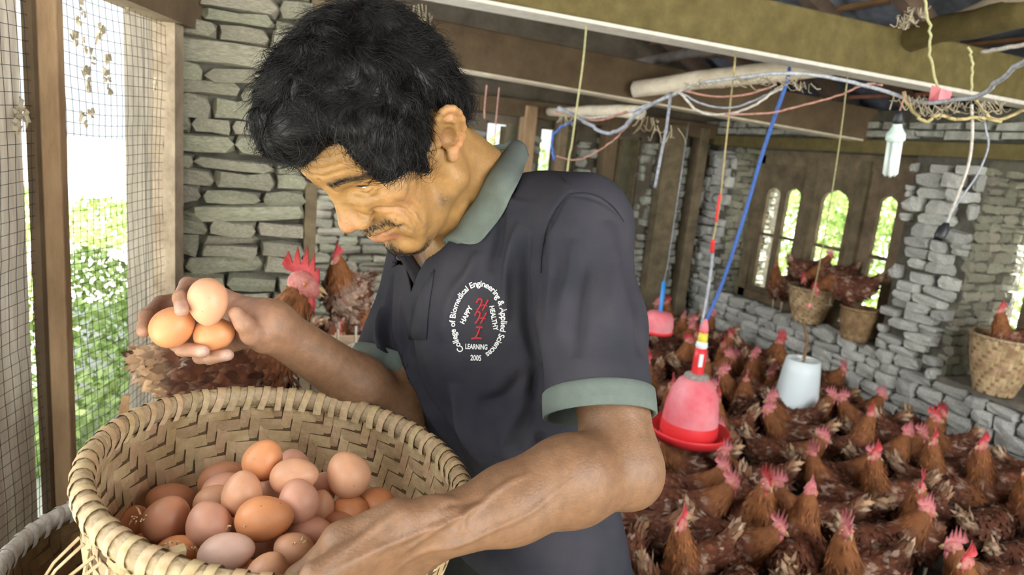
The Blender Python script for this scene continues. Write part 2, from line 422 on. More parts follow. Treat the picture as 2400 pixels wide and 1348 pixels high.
# ---- back wall on y = YB : stone piers, posts and shuttered openings
b = MB(); holes_b = [(.95, 1.45), (1.65, 1.95), (2.06, 2.34), (2.62, 2.90)]
xs = -.25; zt = 2.6
for a, c in holes_b+[(XR+.5, 9)]:
    b.box(((xs+a)/2, YB+.25, .93), (a-xs, .40, 1.86)); xs = c
for a, c in holes_b: b.box(((a+c)/2, YB+.25, .42), (c-a, .40, .84)); b.box(((a+c)/2, YB+.25, 1.73), (c-a, .40, .26))
b.box((1.60, YB+.25, 2.6), (3.8, .36, 1.5))
wall_b = struct(b.build('wall_back', mat('daubed_gable', (.075, .062, .040), rough=1, col2=(.16, .13, .095), scale=5, bump=.5, bscale=20)))
b = MB(); b.box((-.12, 3.26, 1.2), (.10, 2.4, 2.4)); struct(b.build('wall_rear_left', m_mud))
stone_wall(wall_b, (0, YB+.03, 0), (1, 0, 0), (0, -1, 0), -.25, XR, 0, 1.55, (.045, .070), (.10, .22), holes=[(a, c, .84, 1.6) for a, c in holes_b], limit=220, depth=.08)
for i, (a, c) in enumerate(holes_b):
    w_ = struct(MB().box(((a+c)/2, YB+.10, 1.62), (c-a+.10, .07, .07)).build('window_%d' % (i+3), m_wood))
    for x in (a-.01, c+.01): b = MB(); b.box((x, YB+.10, 1.22), (.05, .07, .78)); b.build('jamb', m_wood, w_)
    b = MB(); b.box(((a+c)/2, YB+.12, 1.2), (.03, .03, .75)); b.build('bar', m_wood, w_); b = MB(); b.box(((a+c)/2, YB+.12, 1.08), (c-a, .03, .03)); b.build('bar', m_wood, w_)
    b = MB(); b.box(((a+c)/2, YB+.08, .80), (c-a+.1, .14, .05)); b.build('sill', m_wood, w_)
for k, (px, w, mt) in enumerate(((1560, .17, m_wood), (1625, .09, m_wood), (1412, .10, m_beam2), (1222, .085, m_post), (1300, .07, m_wood))):
    p = ony(px, 450, YB-.06); b = MB(); b.box((p[0], YB-.06, .86), (w, .10, 1.72), jit=.004); struct(b.build('trim_%d' % (6+k), mt, None, False, .006))
b = MB(); b.box((1.68, YB-.02, 1.70), (3.6, .14, .11), jit=.004); struct(b.build('trim_11', m_beam2, None, False, .006))
# ---- tie beams across the shed
near_beam = struct(MB().box((1.79, 2.095, 1.940), (3.8, .085, .180), jit=.004).build('trim_12', m_beam, None, False, .008))
b = MB(); b.box((1.72, 3.07, 1.775), (3.66, .10, .185), jit=.004); back_beam = struct(b.build('trim_13', m_beam2, None, False, .008)); back_beam.rotation_euler = (0, math.radians(1.7), 0); back_beam.location = (0, 0, .0)
back_beam.location = (.0, 0, .095)
b = MB(); b.box((1.79, 2.088, 1.842), (3.8, .10, .014), jit=.003); b.build('pale_edge_strip', mat('pale_edge', (.66, .62, .54), rough=.95, var=.12, scale=25), near_beam)  # paler strip along the lower edge of the near beam
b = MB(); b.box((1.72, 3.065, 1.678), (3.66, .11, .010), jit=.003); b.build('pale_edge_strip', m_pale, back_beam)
# ---- roof: rafters, boards and slates, falling to the right wall
def zr(x): return 1.86+(3.55-x)*.50 if x >= 1.75 else 1.86+1.8*.5-(1.75-x)*.42
RX0 = 1.75
def sloped(b, xa, xb, y, w, h, off): 
    V = []; 
    for x in (xa, xb):
        for yy in (y-w/2, y+w/2):
            for dz in (0, h): V.append((x, yy, zr(x)+off+dz))
    b.add(V, [(0, 1, 3, 2), (4, 6, 7, 5), (0, 4, 5, 1), (2, 3, 7, 6), (1, 5, 7, 3), (0, 2, 6, 4)])
RL = -.35
roof = struct(MB().add([(RL, -1.2, zr(RL)+.20), (RX0, -1.2, zr(RX0)+.20), (RX0, YB+.6, zr(RX0)+.20), (RL, YB+.6, zr(RL)+.20)], [(0, 1, 2, 3)]).add([(RX0, -1.2, zr(RX0)+.20), (3.95, -1.2, zr(3.95)+.20), (3.95, YB+.6, zr(3.95)+.20), (RX0, YB+.6, zr(RX0)+.20)], [(0, 1, 2, 3)]).build('ceiling', m_roof))
for k, y in enumerate(np.arange(.55, YB+.3, .46)):
    b = MB(); sloped(b, RX0, 3.9, y, .07, .085, 0); b.build('rafter', m_roof, roof); b = MB(); sloped(b, RL, RX0, y, .07, .085, 0); b.build('rafter', m_roof, roof)
random.seed(3); m_bat = objrand(mat('reddish_batten', (.24, .11, .055), rough=.85, var=.3, scale=8), .35, .02)
for k, x in enumerate(np.arange(-.32, 3.9, .17)):
    b = MB(); b.box((x+random.uniform(-.02, .02), 1.7, zr(x)+.105), (.055+random.uniform(-.01, .03), 5.9, .02), jit=.01); b.build('batten', m_bat, roof)
m_sl = objrand(m_slate.copy(), .5, .01)
n_ = 0
for x in np.arange(1.98, 3.9, .34):
    for y in np.arange(.6, YB, .42):
        n_ += 1
        b = MB(); yy = y+random.uniform(-.05, .05); d = random.uniform(0, .02)
        b.add([(x-.2, yy-.2, zr(x-.2)+.15+d), (x+.17, yy-.2, zr(x+.17)+.135+d), (x+.17, yy+.21, zr(x+.17)+.135+d), (x-.2, yy+.21, zr(x-.2)+.15+d), (x-.2, yy-.2, zr(x-.2)+.165+d), (x+.17, yy-.2, zr(x+.17)+.15+d), (x+.17, yy+.21, zr(x+.17)+.15+d), (x-.2, yy+.21, zr(x-.2)+.165+d)],
              [(3, 2, 1, 0), (4, 5, 6, 7), (0, 1, 5, 4), (1, 2, 6, 5), (2, 3, 7, 6), (3, 0, 4, 7)]); b.build('roof_slate', m_sl, roof)
# left slope, out of sight above the mesh opening
b = MB(); zz = zr(RX0); b.add([(RX0, -1.2, zz+.2), (RX0, YB+.6, zz+.2), (-2.4, YB+.6, zz-.75), (-2.4, -1.2, zz-.75)], [(0, 1, 2, 3)]) if False else None
# poles laid along the shed
def pole(name, a, b_, r0, r1, mt, label, n=10):
    pts = [a+(b_-a)*t+np.array([random.uniform(-1, 1)*.006 for _ in range(3)]) for t in np.linspace(0, 1, 7)]
    b = MB(); b.tube(pts, list(np.linspace(r0, r1, 7)), n, wob=.05); o = b.build(name, mt, None, True); tag(o, label, 'pole'); return o
pole('roof_pole', ony(1486, 210, 2.98), ony(1985, 142, 2.20), .040, .050, m_pale, 'pale dusty log resting on the far tie beam with wires tied under it')
pole('roof_pole', ony(1478, 150, 3.35), ony(1800, 92, 2.30), .022, .030, mat('grey_pole', (.13, .11, .10), rough=.9, var=.3), 'thin grey pole above the pale log, high under the roof')
pole('roof_pole', ony(2010, 118, 2.35), ony(2480, 10, 1.45), .045, .055, m_beam, 'thick mossy log lying across the near beam at top right')
pole('roof_pole', ony(2150, 85, 2.25), ony(2480, -45, 1.40), .030, .035, m_pale, 'pale pole above the mossy log in the upper right corner')
pole('roof_pole', ony(1290, 262, 4.3), ony(1500, 262, 3.0), .030, .034, m_pale, 'short pale pole behind the far tie beam above the tangled wires')
# ---- stone pier behind the big hen and the mesh opening to its left
PY = 1.86
b = MB(); b.box((.060, PY+.17, 1.05), (.30, .30, 2.3)); pier = struct(b.build('wall_pier', m_mud)); pier.name = 'wall_front'
random.seed(12)
stone_wall(pier, (0, PY, 0), (1, 0, 0), (0, -1, 0), -.135, .203, .55, 2.15, (.026, .062), (.06, .22), limit=200, depth=.07, proud=.022)
b = MB(); b.box((.214, PY+.02, 1.05), (.030, .06, 2.1), jit=.004); struct(b.build('trim_14', mat('mud_edge', (.14, .105, .06), rough=1, var=.3, scale=20, bump=.4)))
# mesh wall runs from the pier towards the camera's left
MO = np.array([-.115, 1.80, 0]); MD = -np.array([.340, .940, 0]); MD /= np.linalg.norm(MD); MN = np.array([-.94, .34, 0])
def on_mesh(px, py):
    n = MN; r = ray(px, py); return CAM+r*(((MO-CAM) @ n)/(r @ n))
wl = struct(MB().box(MO+MD*.01+np.array([0, 0, .95]), (.045, .05, 1.35), M=np.array(Matrix.Rotation(math.atan2(MD[1], MD[0]), 3, 'Z'))).build('wall_left', mat('dusty_jamb', (.20, .15, .10), rough=.95, col2=(.33, .26, .18), scale=14, bump=.4)))
RZ = np.array(Matrix.Rotation(math.atan2(MD[1], MD[0]), 3, 'Z'))
q = on_mesh(112, 500); tpost = (q-MO) @ MD
b = MB(); b.box(MO+MD*(tpost-.004)-MN*.012+np.array([0, 0, .95]), (.022, .034, 1.9), M=RZ, jit=.002); b.build('post', m_post, wl, False, .003)
b = MB(); b.box(MO+MD*(tpost+.016)+MN*.010+np.array([0, 0, .95]), (.010, .018, 1.9), M=RZ, jit=.002); b.build('dark_batten', m_beam2, wl)
b = MB(); b.box(MO+MD*.9+np.array([0, 0, .30]), (1.9, .12, .60), M=RZ); b.build('low_wall', m_mud, wl)
zt_ = on_mesh(425, 75)[2]
b = MB(); b.box(MO+MD*.16+MN*(-.01)+np.array([0, 0, zt_+.045]), (.50, .06, .075), M=RZ, jit=.003); b.build('head_rail', m_beam2, wl)
# planks of the outer reveal
m_plank = objrand(mat('weathered_plank', (.52, .45, .36), rough=.95, col2=(.80, .73, .62), scale=22, bump=.4, bscale=60, stretch=(1, 1, .15)), .12, .01)
m_plank2 = objrand(mat('grey_reveal_plank', (.13, .11, .085), rough=.95, col2=(.27, .235, .19), scale=22, bump=.4, bscale=60, stretch=(1, 1, .15)), .12, .01)
for k in range(2):
    b = MB(); b.box(MO-MD*.012+MN*(.034+.047*k)+np.array([0, 0, 1.0]), (.02, .045, 1.9), M=RZ, jit=.002); b.build('plank', m_plank2, wl)
for k in range(6):
    b = MB(); b.box(MO+MD*(tpost+.062+.085*k)+MN*.035+np.array([0, 0, 1.0]), (.083, .02, 1.9), M=RZ, jit=.002); b.build('plank', m_plank, wl)
# wire mesh, 20 mm squares, slack
m_wire = mat('galvanised_wire', (.022, .022, .020), rough=.7)
b = MB(); T1 = tpost+.45
def wob(t, z): return .006*math.sin(t*9+z*3)+.004*math.sin(z*11+t*5)+.002*noise.noise(Vector((t*20, z*20, 0)))
ts = np.arange(.012, T1, .02); zs = np.arange(.62, zt_+.02, .0198)
def mp_(t, z): return MO+MD*(t+.0015*noise.noise(Vector((t*15, z*15, 3))))+MN*(.004+wob(t, z))+np.array([0, 0, z+.003*math.sin(t*17)])
for z in zs: b.tube([mp_(t, z) for t in np.linspace(.0, T1, 22)], .00055, 3, False)
for t in ts: b.tube([mp_(t, z) for z in np.linspace(zs[0], zs[-1], 34)], .00055, 3, False)
o = b.build('wire_mesh', m_wire, wl, True); o['kind'] = 'stuff'
# dirt and down caught in the mesh
m_web = mat('dusty_cobweb', (.34, .29, .20), rough=1, var=.3)
b = MB(); random.seed(5)
for px, py in ((240, 80), (235, 95), (185, 45), (175, 90), (205, 110), (215, 130), (250, 140), (200, 170), (250, 180), (255, 200), (195, 280), (215, 270), (365, 200), (60, 290), (45, 280), (55, 250), (38, 295), (205, 200), (195, 20), (300, 15), (320, 8), (335, 12)):
    c_ = on_mesh(px, py)
    for _ in range(4):
        p = c_+np.array([random.uniform(-1, 1)*.004, random.uniform(-1, 1)*.004, random.uniform(-.014, .014)]); b.box(p, (.004, .004, random.uniform(.004, .012)), jit=.003)
o = b.build('dust_tufts', m_web, wl); o['kind'] = 'stuff'
# ================================================================== THE FARMER
HR = _orth(np.array([[-0.5617, 0.4963, -0.6619], [-0.3210, -0.8681, -0.3786], [-0.7625, -0.0002, 0.6469]]))
HT = np.array([0.17445, 0.79210, 1.42052])
def hp(x, y, z): return HR @ np.array([x, y, z], float)+HT
def hloc(P): return (np.asarray(P)-HT) @ HR
def rotl(ax, deg):
    return np.array(Matrix.Rotation(math.radians(deg), 3, ax))
P_sh_l, P_sh_r = at(1372, 512, .81), at(1012, 585, 1.06)
P_el_l, P_wr_l = at(1455, 1090, .70), at(1035, 1238, .592)
P_el_r, P_wr_r = at(935, 965, .97), at(632, 762, .815)
P_neck = at(1165, 455, .925)
TF = np.array([-.937, -.35, 0.0]); TL = np.array([.35, -.937, 0.0])
# spine table: z, centre x,y, half width sideways, half depth
_sp = [at(1268, 1420, .985), at(1262, 1330, .985), at(1222, 1100, .965), at(1172, 880, .95), at(1150, 700, .945), at(1165, 570, .935), at(1175, 470, .925)]
_A = [.155, .152, .146, .150, .160, .150, .10]
_B = [.112, .108, .102, .103, .106, .098, .075]
_z = np.array([p[2] for p in _sp]); _o = np.argsort(_z)
_tab = np.array([[p[0], p[1], a, b] for p, a, b in zip(_sp, _A, _B)])[_o]; _z = _z[_o]
def torso_fn(off):
    def fn(x, y, z):
        c = [np.interp(z.ravel(), _z, _tab[:, i]).reshape(z.shape).astype(np.float32) for i in range(4)]
        l = (x-c[0])*TL[0]+(y-c[1])*TL[1]; f_ = (x-c[0])*TF[0]+(y-c[1])*TF[1]
        a = c[2]+off; b = c[3]+off
        k0 = (np.abs(l/a)**2.3+np.abs(f_/b)**2.3)**(1/2.3)+1e-6
        d = (k0-1)*np.minimum(a, b)
        return np.maximum(d, np.maximum(z-_z[-1], _z[0]-z))
    return fn
TLO = np.array([.1, .45, _z[0]]); THI = np.array([.65, 1.15, _z[-1]])
def eyep(dy, s, dz, out=0.0):
    z_ = .0046+.13*max(dy, 0)-.10*abs(dy)+dz; k = math.sqrt(max(0, 1-(dy/.0165)**2-(z_/.0145)**2))
    return np.array([.0705+(.0152+out)*k, s*(.0335+dy), .0095+z_])
def build_body():
    G = Field((-.13, .38, .86), (.64, 1.17, 1.60), .0019)
    E = lambda c, r, k=.01, op='u', rot=None: G.ell(hp(*c), r, k, op, HR if rot is None else HR @ rot)
    K = lambda a, b, ra, rb, k=.01, op='u', flat=None: G.cone(hp(*a), hp(*b), ra, rb, k, op, flat)
    def both(fn, c, *a, **kw):
        fn(c, *a, **kw); fn((c[0], -c[1], c[2]), *a, **kw)
    # ---- skull and face
    E((-.002, 0, .045), (.095, .074, .086), 0)
    E((.046, 0, .045), (.052, .060, .055), .03)
    E((-.045, 0, .002), (.048, .058, .05), .03)
    E((.040, 0, -.025), (.047, .054, .062), .03)
    E((.040, 0, -.072), (.043, .044, .038), .025)
    E((.071, 0, -.102), (.021, .024, .016), .018)
    for s in (1, -1):
        K((.002, s*.058, -.02), (-.002, s*.056, -.062), .012, .013, .022)
        K((-.002, s*.056, -.062), (.062, s*.020, -.104), .013, .012, .022)
        E((.061, s*.047, -.010), (.019, .018, .014), .02)
        K((.055, s*.055, -.005), (.010, s*.070, .002), .008, .006, .014)
        K((.088, s*.010, .030), (.076, s*.044, .031), .0078, .0068, .012)
        E((.099, s*.032, .011), (.018, .0165, .0100), .012, 's')
        E((.084, s*.020, -.010), (.013, .012, .016), .012)
        E((.0705, s*.0335, .0095), (.0152, .0165, .0145), .004)
        E((.052, s*.058, .022), (.03, .014, .018), .012, 's') if False else None
        # cheeks
        E((.060, s*.036, -.045), (.024, .020, .026), .02)
    E((.070, 0, -.056), (.027, .029, .022), .014)
    # nose
    K((.0905, 0, .018), (.104, 0, -.014), .0075, .0095, .012)
    E((.1075, 0, -.0235), (.0125, .0120, .0105), .008)
    for s in (1, -1):
        E((.0985, s*.0125, -.0285), (.0115, .0085, .0088), .005)
        E((.1025, s*.0075, -.0375), (.0062, .0040, .0060), .003, 's')
    # mouth
    up_ = [(.0965, 0, -.0545), (.0945, .009, -.0545), (.088, .019, -.0585), (.0785, .028, -.0660)]
    lo_ = [(.0945, 0, -.0665), (.0925, .009, -.0665), (.087, .018, -.0675), (.0785, .0265, -.0685)]
    for s in (1, -1):
        G.chain([hp(x, s*y, z) for x, y, z in up_], [.0044, .0046, .0038, .002], .004)
        G.chain([hp(x, s*y, z) for x, y, z in lo_], [.0056, .0054, .0044, .002], .004)
    E((.074, .026, -.088), (.017, .017, .015), .012)       # chin pushed up beside the mouth corner
    E((.068, .042, -.064), (.013, .012, .018), .012)
    for s in (1, -1):
        G.chain([hp(*eyep(t, s, .0, .0006)) for t in (-.0115, -.006, .0, .006, .0125)], [.0012, .0027, .0032, .0029, .0012], .001, op='s')
    # ears
    for s in (1, -1):
        q = lambda x, y, z: hp(x, s*y, z)
        vv = np.array([-.010, .026, .062]); vv /= np.linalg.norm(vv); fr_ = np.array([-.027, .019, 0]); fr_ -= vv*(fr_ @ vv); fr_ /= np.linalg.norm(fr_); nn_ = np.cross(vv, fr_)
        er = np.stack([fr_, nn_, vv], 1)*np.array([[1], [s], [1]])
        E((-.0135, s*.0870, .0045), (.0150, .0040, .0290), .004, rot=er)
        ec = np.array([-.0130, .0872, .0050]); rim_ = []
        for a_ in np.linspace(math.radians(205), math.radians(-75), 13):
            rim_.append(ec+fr_*(-.0155*math.cos(a_)*-1)*-1+vv*(.0300*math.sin(a_)) if False else ec+fr_*(.0160*math.cos(a_))+vv*(.0300*math.sin(a_))+nn_*0)
        G.chain([q(*p) for p in rim_], [.0030]+[.0040]*11+[.0042], .0025)
        out_ = -nn_ if nn_[1] < 0 else nn_
        ahx = [ec+fr_*(.0075*math.cos(a_))+vv*(.0185*math.sin(a_))+out_*.0035 for a_ in np.linspace(math.radians(110), math.radians(-70), 7)]
        G.chain([q(*p) for p in ahx], [.0024]*7, .003)
        c_ = ec+out_*.0050-fr_*.0035-vv*.003; E((c_[0], s*c_[1], c_[2]), (.0078, .0062, .0115), .002, 's', rot=er)
        c_ = ec+out_*.0050+fr_*.0115+vv*.002; E((c_[0], s*c_[1], c_[2]), (.0022, .0035, .0200), .002, 's', rot=er)
        E((-.0065, s*.0765, -.0275), (.0080, .0045, .0085), .005)
        E((.003, s*.076, .0), (.004, .004, .006), .004)
    # ---- neck
    nk = hp(-.030, 0, -.035)
    G.cone(nk, P_neck+np.array([0, 0, -.01]), .050, .056, .03)
    G.cone(hp(.02, 0, -.075), P_neck+TF*.045+np.array([0, 0, -.055]), .026, .034, .03)
    for s in (1, -1):
        G.cone(hp(-.020, s*.052, -.035), P_neck+TF*.062+TL*s*.016+np.array([0, 0, -.065]), .012, .010, .014)
    # ---- trunk inside the shirt
    G.apply(torso_fn(-.024), TLO, THI, .03)
    for p in (P_sh_l, P_sh_r): G.cone(P_neck+np.array([0, 0, -.05]), p, .042, .040, .03)
    # ---- near arm
    G.cone(P_sh_l, P_el_l, .044, .0375, .03)
    m1 = P_el_l+(P_wr_l-P_el_l)*.30; m2 = P_el_l+(P_wr_l-P_el_l)*.65
    G.cone(P_el_l, m1, .0370, .0395, .02); G.cone(m1, m2, .0395, .0335, .02); G.cone(m2, P_wr_l, .0335, .0262, .02)
    G.ell(P_el_l+np.array([.012, -.004, -.012]), (.027, .030, .030), .02)
    G.ell(at(1330, 1105, .645), (.035, .028, .027), .03)
    # ulna head and wrist
    G.ell(at(1032, 1190, .578), (.011, .010, .010), .014)
    # near hand: back of hand, knuckles, fingers over the rim
    H0 = at(1000, 1248, .585)
    kn = [at(742, 1352, .515), at(758, 1392, .530), at(790, 1425, .548), at(830, 1450, .568)]
    wr = [at(985, 1215, .572), at(985, 1240, .580), at(990, 1262, .590), at(1000, 1285, .600)]
    for i in range(4):
        G.cone(wr[i], kn[i], .0165, .0125, .014)
    g1 = [at(655, 1445, .520), at(675, 1485, .535), at(705, 1515, .553), at(760, 1525, .57)]
    g2 = [at(640, 1530, .555), at(660, 1560, .565), at(695, 1580, .58), at(750, 1575, .59)]
    g3 = [at(668, 1580, .575), at(690, 1600, .585), at(720, 1612, .60), at(770, 1600, .605)]
    for i in range(4):
        G.chain([kn[i], g1[i], g2[i], g3[i]], [.0105, .0095, .0088, .0078], .004)
    G.chain([at(930, 1215, .56), at(800, 1270, .55), at(700, 1360, .56), at(660, 1430, .575)], [.016, .014, .0105, .009], .010)
    # ---- far arm
    G.cone(P_sh_r, P_el_r, .043, .036, .03)
    m1 = P_el_r+(P_wr_r-P_el_r)*.35
    G.cone(P_el_r, m1, .0365, .0370, .02); G.cone(m1, P_wr_r, .0365, .0270, .02)
    # far hand holding three eggs: palm, four fingers, thumb
    pc = at(575, 765, .835)
    vdir = pc-CAM; vdir /= np.linalg.norm(vdir)
    G.cone(P_wr_r, at(590, 755, .825), .0270, .026, .02)
    ki = [at(556, 712, .835), at(548, 738, .850), at(545, 768, .852), at(552, 800, .842)]
    for k_ in ki: G.cone(at(612, 758, .822), k_, .021, .0125, .014)
    G.chain([ki[0], at(478, 672, .835), at(440, 668, .800), at(424, 698, .752), at(426, 728, .733)], [.0115, .0100, .0092, .0085, .0072], .003)
    G.chain([ki[1], at(440, 700, .860), at(376, 712, .830), at(345, 742, .785), at(336, 776, .762)], [.0115, .0105, .0095, .0088, .0075], .003)
    G.chain([ki[2], at(460, 790, .850), at(415, 806, .820), at(428, 818, .780), at(476, 824, .762)], [.0110, .0100, .0092, .0085, .0072], .003)
    G.chain([ki[3], at(500, 822, .835), at(470, 836, .805), at(492, 838, .780), at(534, 832, .770)], [.0105, .0090, .0085, .0080, .0068], .003)
    G.chain([at(618, 790, .805), at(592, 782, .785), at(572, 758, .770), at(552, 733, .764)], [.019, .0130, .0098, .0080], .006)
    V, F = G.mesh(); del G.D
    V = smooth_mesh(V, F, 2, .5)
    return V, F
BV, BF = build_body()
BN = vnormals(BV, BF)
# ---- sculpt: wrinkles, folds, veins
HLc = hloc(BV); hm = (np.abs(HLc) < .16).all(1)
Hn = BN @ HR
_hv = np.where(hm)[0]; _hl = HLc[_hv]
def snapl(poly, n=5):
    p = spline(poly, n) if len(poly) > 2 else np.asarray(poly, float)
    return np.array([_hl[np.argmin(((_hl-q)**2).sum(1))] for q in p])
def hcrease(poly, w, amp, sym=False, n=5):
    poly = snapl(poly); n = 1; amp = amp*1.3
    d = crease(HLc, BN, [(x, y, z) for x, y, z in poly], w, amp, True, n)
    if sym: d = d+crease(HLc, BN, [(x, -y, z) for x, y, z in poly], w, amp, True, n)
    return d
D = np.zeros(len(BV))
D += hcrease([(.0890, .0290, -.0150), (.0840, .0400, -.0200), (.0783, .0500, -.0240), (.0713, .0554, -.0369), (.0738, .0548, -.0588), (.0753, .0456, -.0828)], .0030, -.0034, True)   # nasolabial
D += hcrease([(.0860, .0440, -.030), (.0850, .0470, -.050), (.0850, .0420, -.072)], .0060, .0032, True)
D += hcrease([(.0764, .059, -.0108), (.0672, .0582, -.0289), (.0611, .0578, -.051), (.0640, .0560, -.0661)], .0040, -.0028, True)
D += hcrease([(.0408, .0694, .0016), (.0526, .0685, -.0089), (.0613, .0633, -.0206), (.0622, .0582, -.0422)], .0045, -.0020, True)
D += hcrease([(.0880, .0282, -.0550), (.0849, .0442, -.0474), (.0830, .050, -.0500), (.082, .050, -.060)], .0026, -.0030, True)     # mouth corner
D += hcrease([(.100, -.020, -.060), (.0995, 0, -.0600), (.0980, .010, -.0575), (.094, .019, -.0575), (.088, .0282, -.0550), (.0849, .040, -.0500)], .0018, -.0034)
D += hcrease([(.095, -.014, -.079), (.094, 0, -.0785), (.090, .014, -.079)], .0045, -.0025)
for z0, amp in ((.0485, -.0013), (.0575, -.0013), (.0680, -.0012)):
    D += hcrease([(.075, -.050, z0-.002), (.097, -.025, z0), (.1025, 0, z0+.001), (.1000, .020, z0), (.0905, .040, z0), (.080, .053, z0-.006)], .0019, amp)
D += hcrease([(.1010, .006, .046), (.1015, .0065, .034), (.096, .009, .020)], .0022, -.0020, True)
for a in ((.0760, .059, .030), (.0700, .062, .018), (.0680, .063, .008)):
    D += hcrease([(.0790, .0520, .0190), a, (a[0]-.008, a[1]+.003, a[2]+(a[2]-.019)*.4)], .0016, -.0012, True)
D += hcrease([(.0900, .0240, .0200), (.0893, .0330, .0240), (.0865, .0430, .0250), (.0820, .0500, .0240), (.0780, .0530, .0190)], .0018, -.0024, True)
D += hcrease([(.0897, .0176, .0112), (.0855, .0274, .0050), (.0825, .0400, .0065), (.0775, .0500, .0140)], .0024, -.0022, True)
D += hcrease([(.0880, .0300, -.0010), (.0830, .0440, .0005), (.0760, .0540, .0080)], .0026, -.0015, True)
D += hcrease([(.0907, .0308, -.0135), (.0891, .0246, -.0263), (.0940, .0205, -.0330)], .0022, -.0030, True)
# neck folds
NK = []
for i, (a, b, c) in enumerate((((1098, 440), (1085, 490), (1050, 540)), ((1110, 460), (1095, 510), (1060, 560)), ((1075, 430), (1072, 470), (1050, 505)))):
    NK.append([at(*a, .845), at(*b, .84), at(*c, .85)])
for pl in NK: D += crease(BV, BN, pl, .0035, -.0016)
# veins and tendons
VE = [([at(1250, 1085, .60), at(1180, 1120, .59), at(1120, 1180, .57), at(1060, 1230, .56), at(960, 1260, .545), at(880, 1290, .53), at(800, 1345, .50)], .0030, .0020),
      ([at(1340, 1120, .62), at(1260, 1190, .60), at(1170, 1235, .585), at(1080, 1270, .575), at(1000, 1300, .56), at(940, 1348, .55)], .0028, .0017),
      ([at(960, 1180, .55), at(880, 1215, .53), at(810, 1260, .52), at(740, 1320, .50)], .0034, .0018),
      ([at(1060, 1230, .56), at(1010, 1265, .55), at(960, 1320, .54)], .0024, .0016),
      ([at(1150, 1150, .58), at(1080, 1170, .57), at(1030, 1200, .565)], .0035, -.0018),
      ([at(1120, 1165, .58), at(1095, 1215, .57), at(1085, 1260, .57)], .003, .0014)]
for pl, w, a in VE:
    pl = np.array(pl)
    # slide guide onto the skin: nearest vertices
    q = []
    for p in pl:
        i = np.argmin(((BV-p)**2).sum(1)); q.append(BV[i])
    D += crease(BV, BN, q, w, a*1.5)
BV = BV+BN*D[:, None]
BV = smooth_mesh(BV, BF, 1, .3)
# ---- skin colours (pigment: lips, beard, brows, palm side, nails; painted shade: ear hollow)
HLc = hloc(BV)
def blob(P, c, r): return np.exp(-(((P-np.array(c))/np.array(r))**2).sum(1))
skin = np.tile(np.array([[.365, .198, .068]]), (len(BV), 1))
def paint(m, col, amt=1.0):
    global skin
    m = np.clip(m*amt, 0, 1)[:, None]; skin = skin*(1-m)+np.array([col])*m
arm = (HLc[:, 2] < -.20) | (np.linalg.norm(HLc, axis=1) > .205)
def near(poly, w, P=None):
    if P is not None:
        k = np.where(hm & (HLc[:, 1] > -.002))[0]; L_ = HLc[k]; poly = [L_[np.argmin(((L_-q)**2).sum(1))] for q in spline(poly, 4)]
    d, t = seg_dist(BV if P is None else P, np.array(poly, float)); return np.exp(-(d/w)**2)
paint(arm.astype(float), (.225, .118, .064), .9)
sy = np.stack([HLc[:, 0], np.abs(HLc[:, 1]), HLc[:, 2]], 1)
nz_ = np.array([noise.noise(Vector(p*900)) for p in HLc[hm]]) if hm.sum() < 400000 else 0
NZ = np.zeros(len(BV)); NZ[hm] = nz_
paint(blob(sy, (.062, .045, -.02), (.02, .018, .02)), (.58, .25, .13), .5)
paint(blob(sy, (.112, 0, -.024), (.014, .016, .014)), (.52, .23, .13), .55)
paint(near([(.0985, 0, -.056), (.096, .009, -.0565), (.089, .020, -.060), (.081, .027, -.0655)], .0042, sy), (.36, .135, .085), .7)
paint(near([(.1, 0, -.067), (.097, .009, -.067), (.089, .019, -.0675), (.081, .026, -.068)], .0048, sy), (.38, .15, .09), .7)
fleck = np.clip(.75+NZ*1.1, 0, 1)
must = near([(.1000, .0, -.0500), (.0930, .013, -.0460), (.0878, .0330, -.0420), (.0830, .0450, -.0460)], .0058, sy)
paint(must*fleck, (.045, .035, .028), .85)
paint(near([(.0900, .0, -.0985), (.0885, .0150, -.1030), (.0755, .0324, -.1060), (.0647, .0382, -.1020)], .0095, sy)*fleck, (.04, .032, .026), .95)
paint(blob(sy, (.093, .0, -.083), (.010, .006, .009))*fleck, (.05, .04, .03), .6)
paint(blob(sy, (.0255, .0575, -.0710), (.009, .02, .011))*fleck, (.07, .05, .035), .8)
paint(near([(.1004, .0155, .0345), (.0962, .0306, .0370), (.0876, .0459, .0345)], .0048, sy)*np.clip(.9+NZ, 0, 1), (.03, .024, .02), 1.1)
paint(near([(.0876, .0459, .0345), (.0790, .0560, .0310)], .0030, sy), (.05, .035, .03), .5)
paint(near([tuple(eyep(t, 1, .002)) for t in (-.011, -.005, 0, .006, .012)], .0011, sy), (.05, .03, .02), .9)
paint(near([(-.018, .0985, .030), (-.027, .099, .017), (-.027, .094, .000), (-.019, .086, -.015), (-.008, .078, -.028)], .007, sy), (.62, .26, .14), .5)
paint(blob(sy, (-.005, .084, .002), (.008, .008, .012)), (.22, .09, .05), .6)  # shade of the ear hollow put into the skin colour
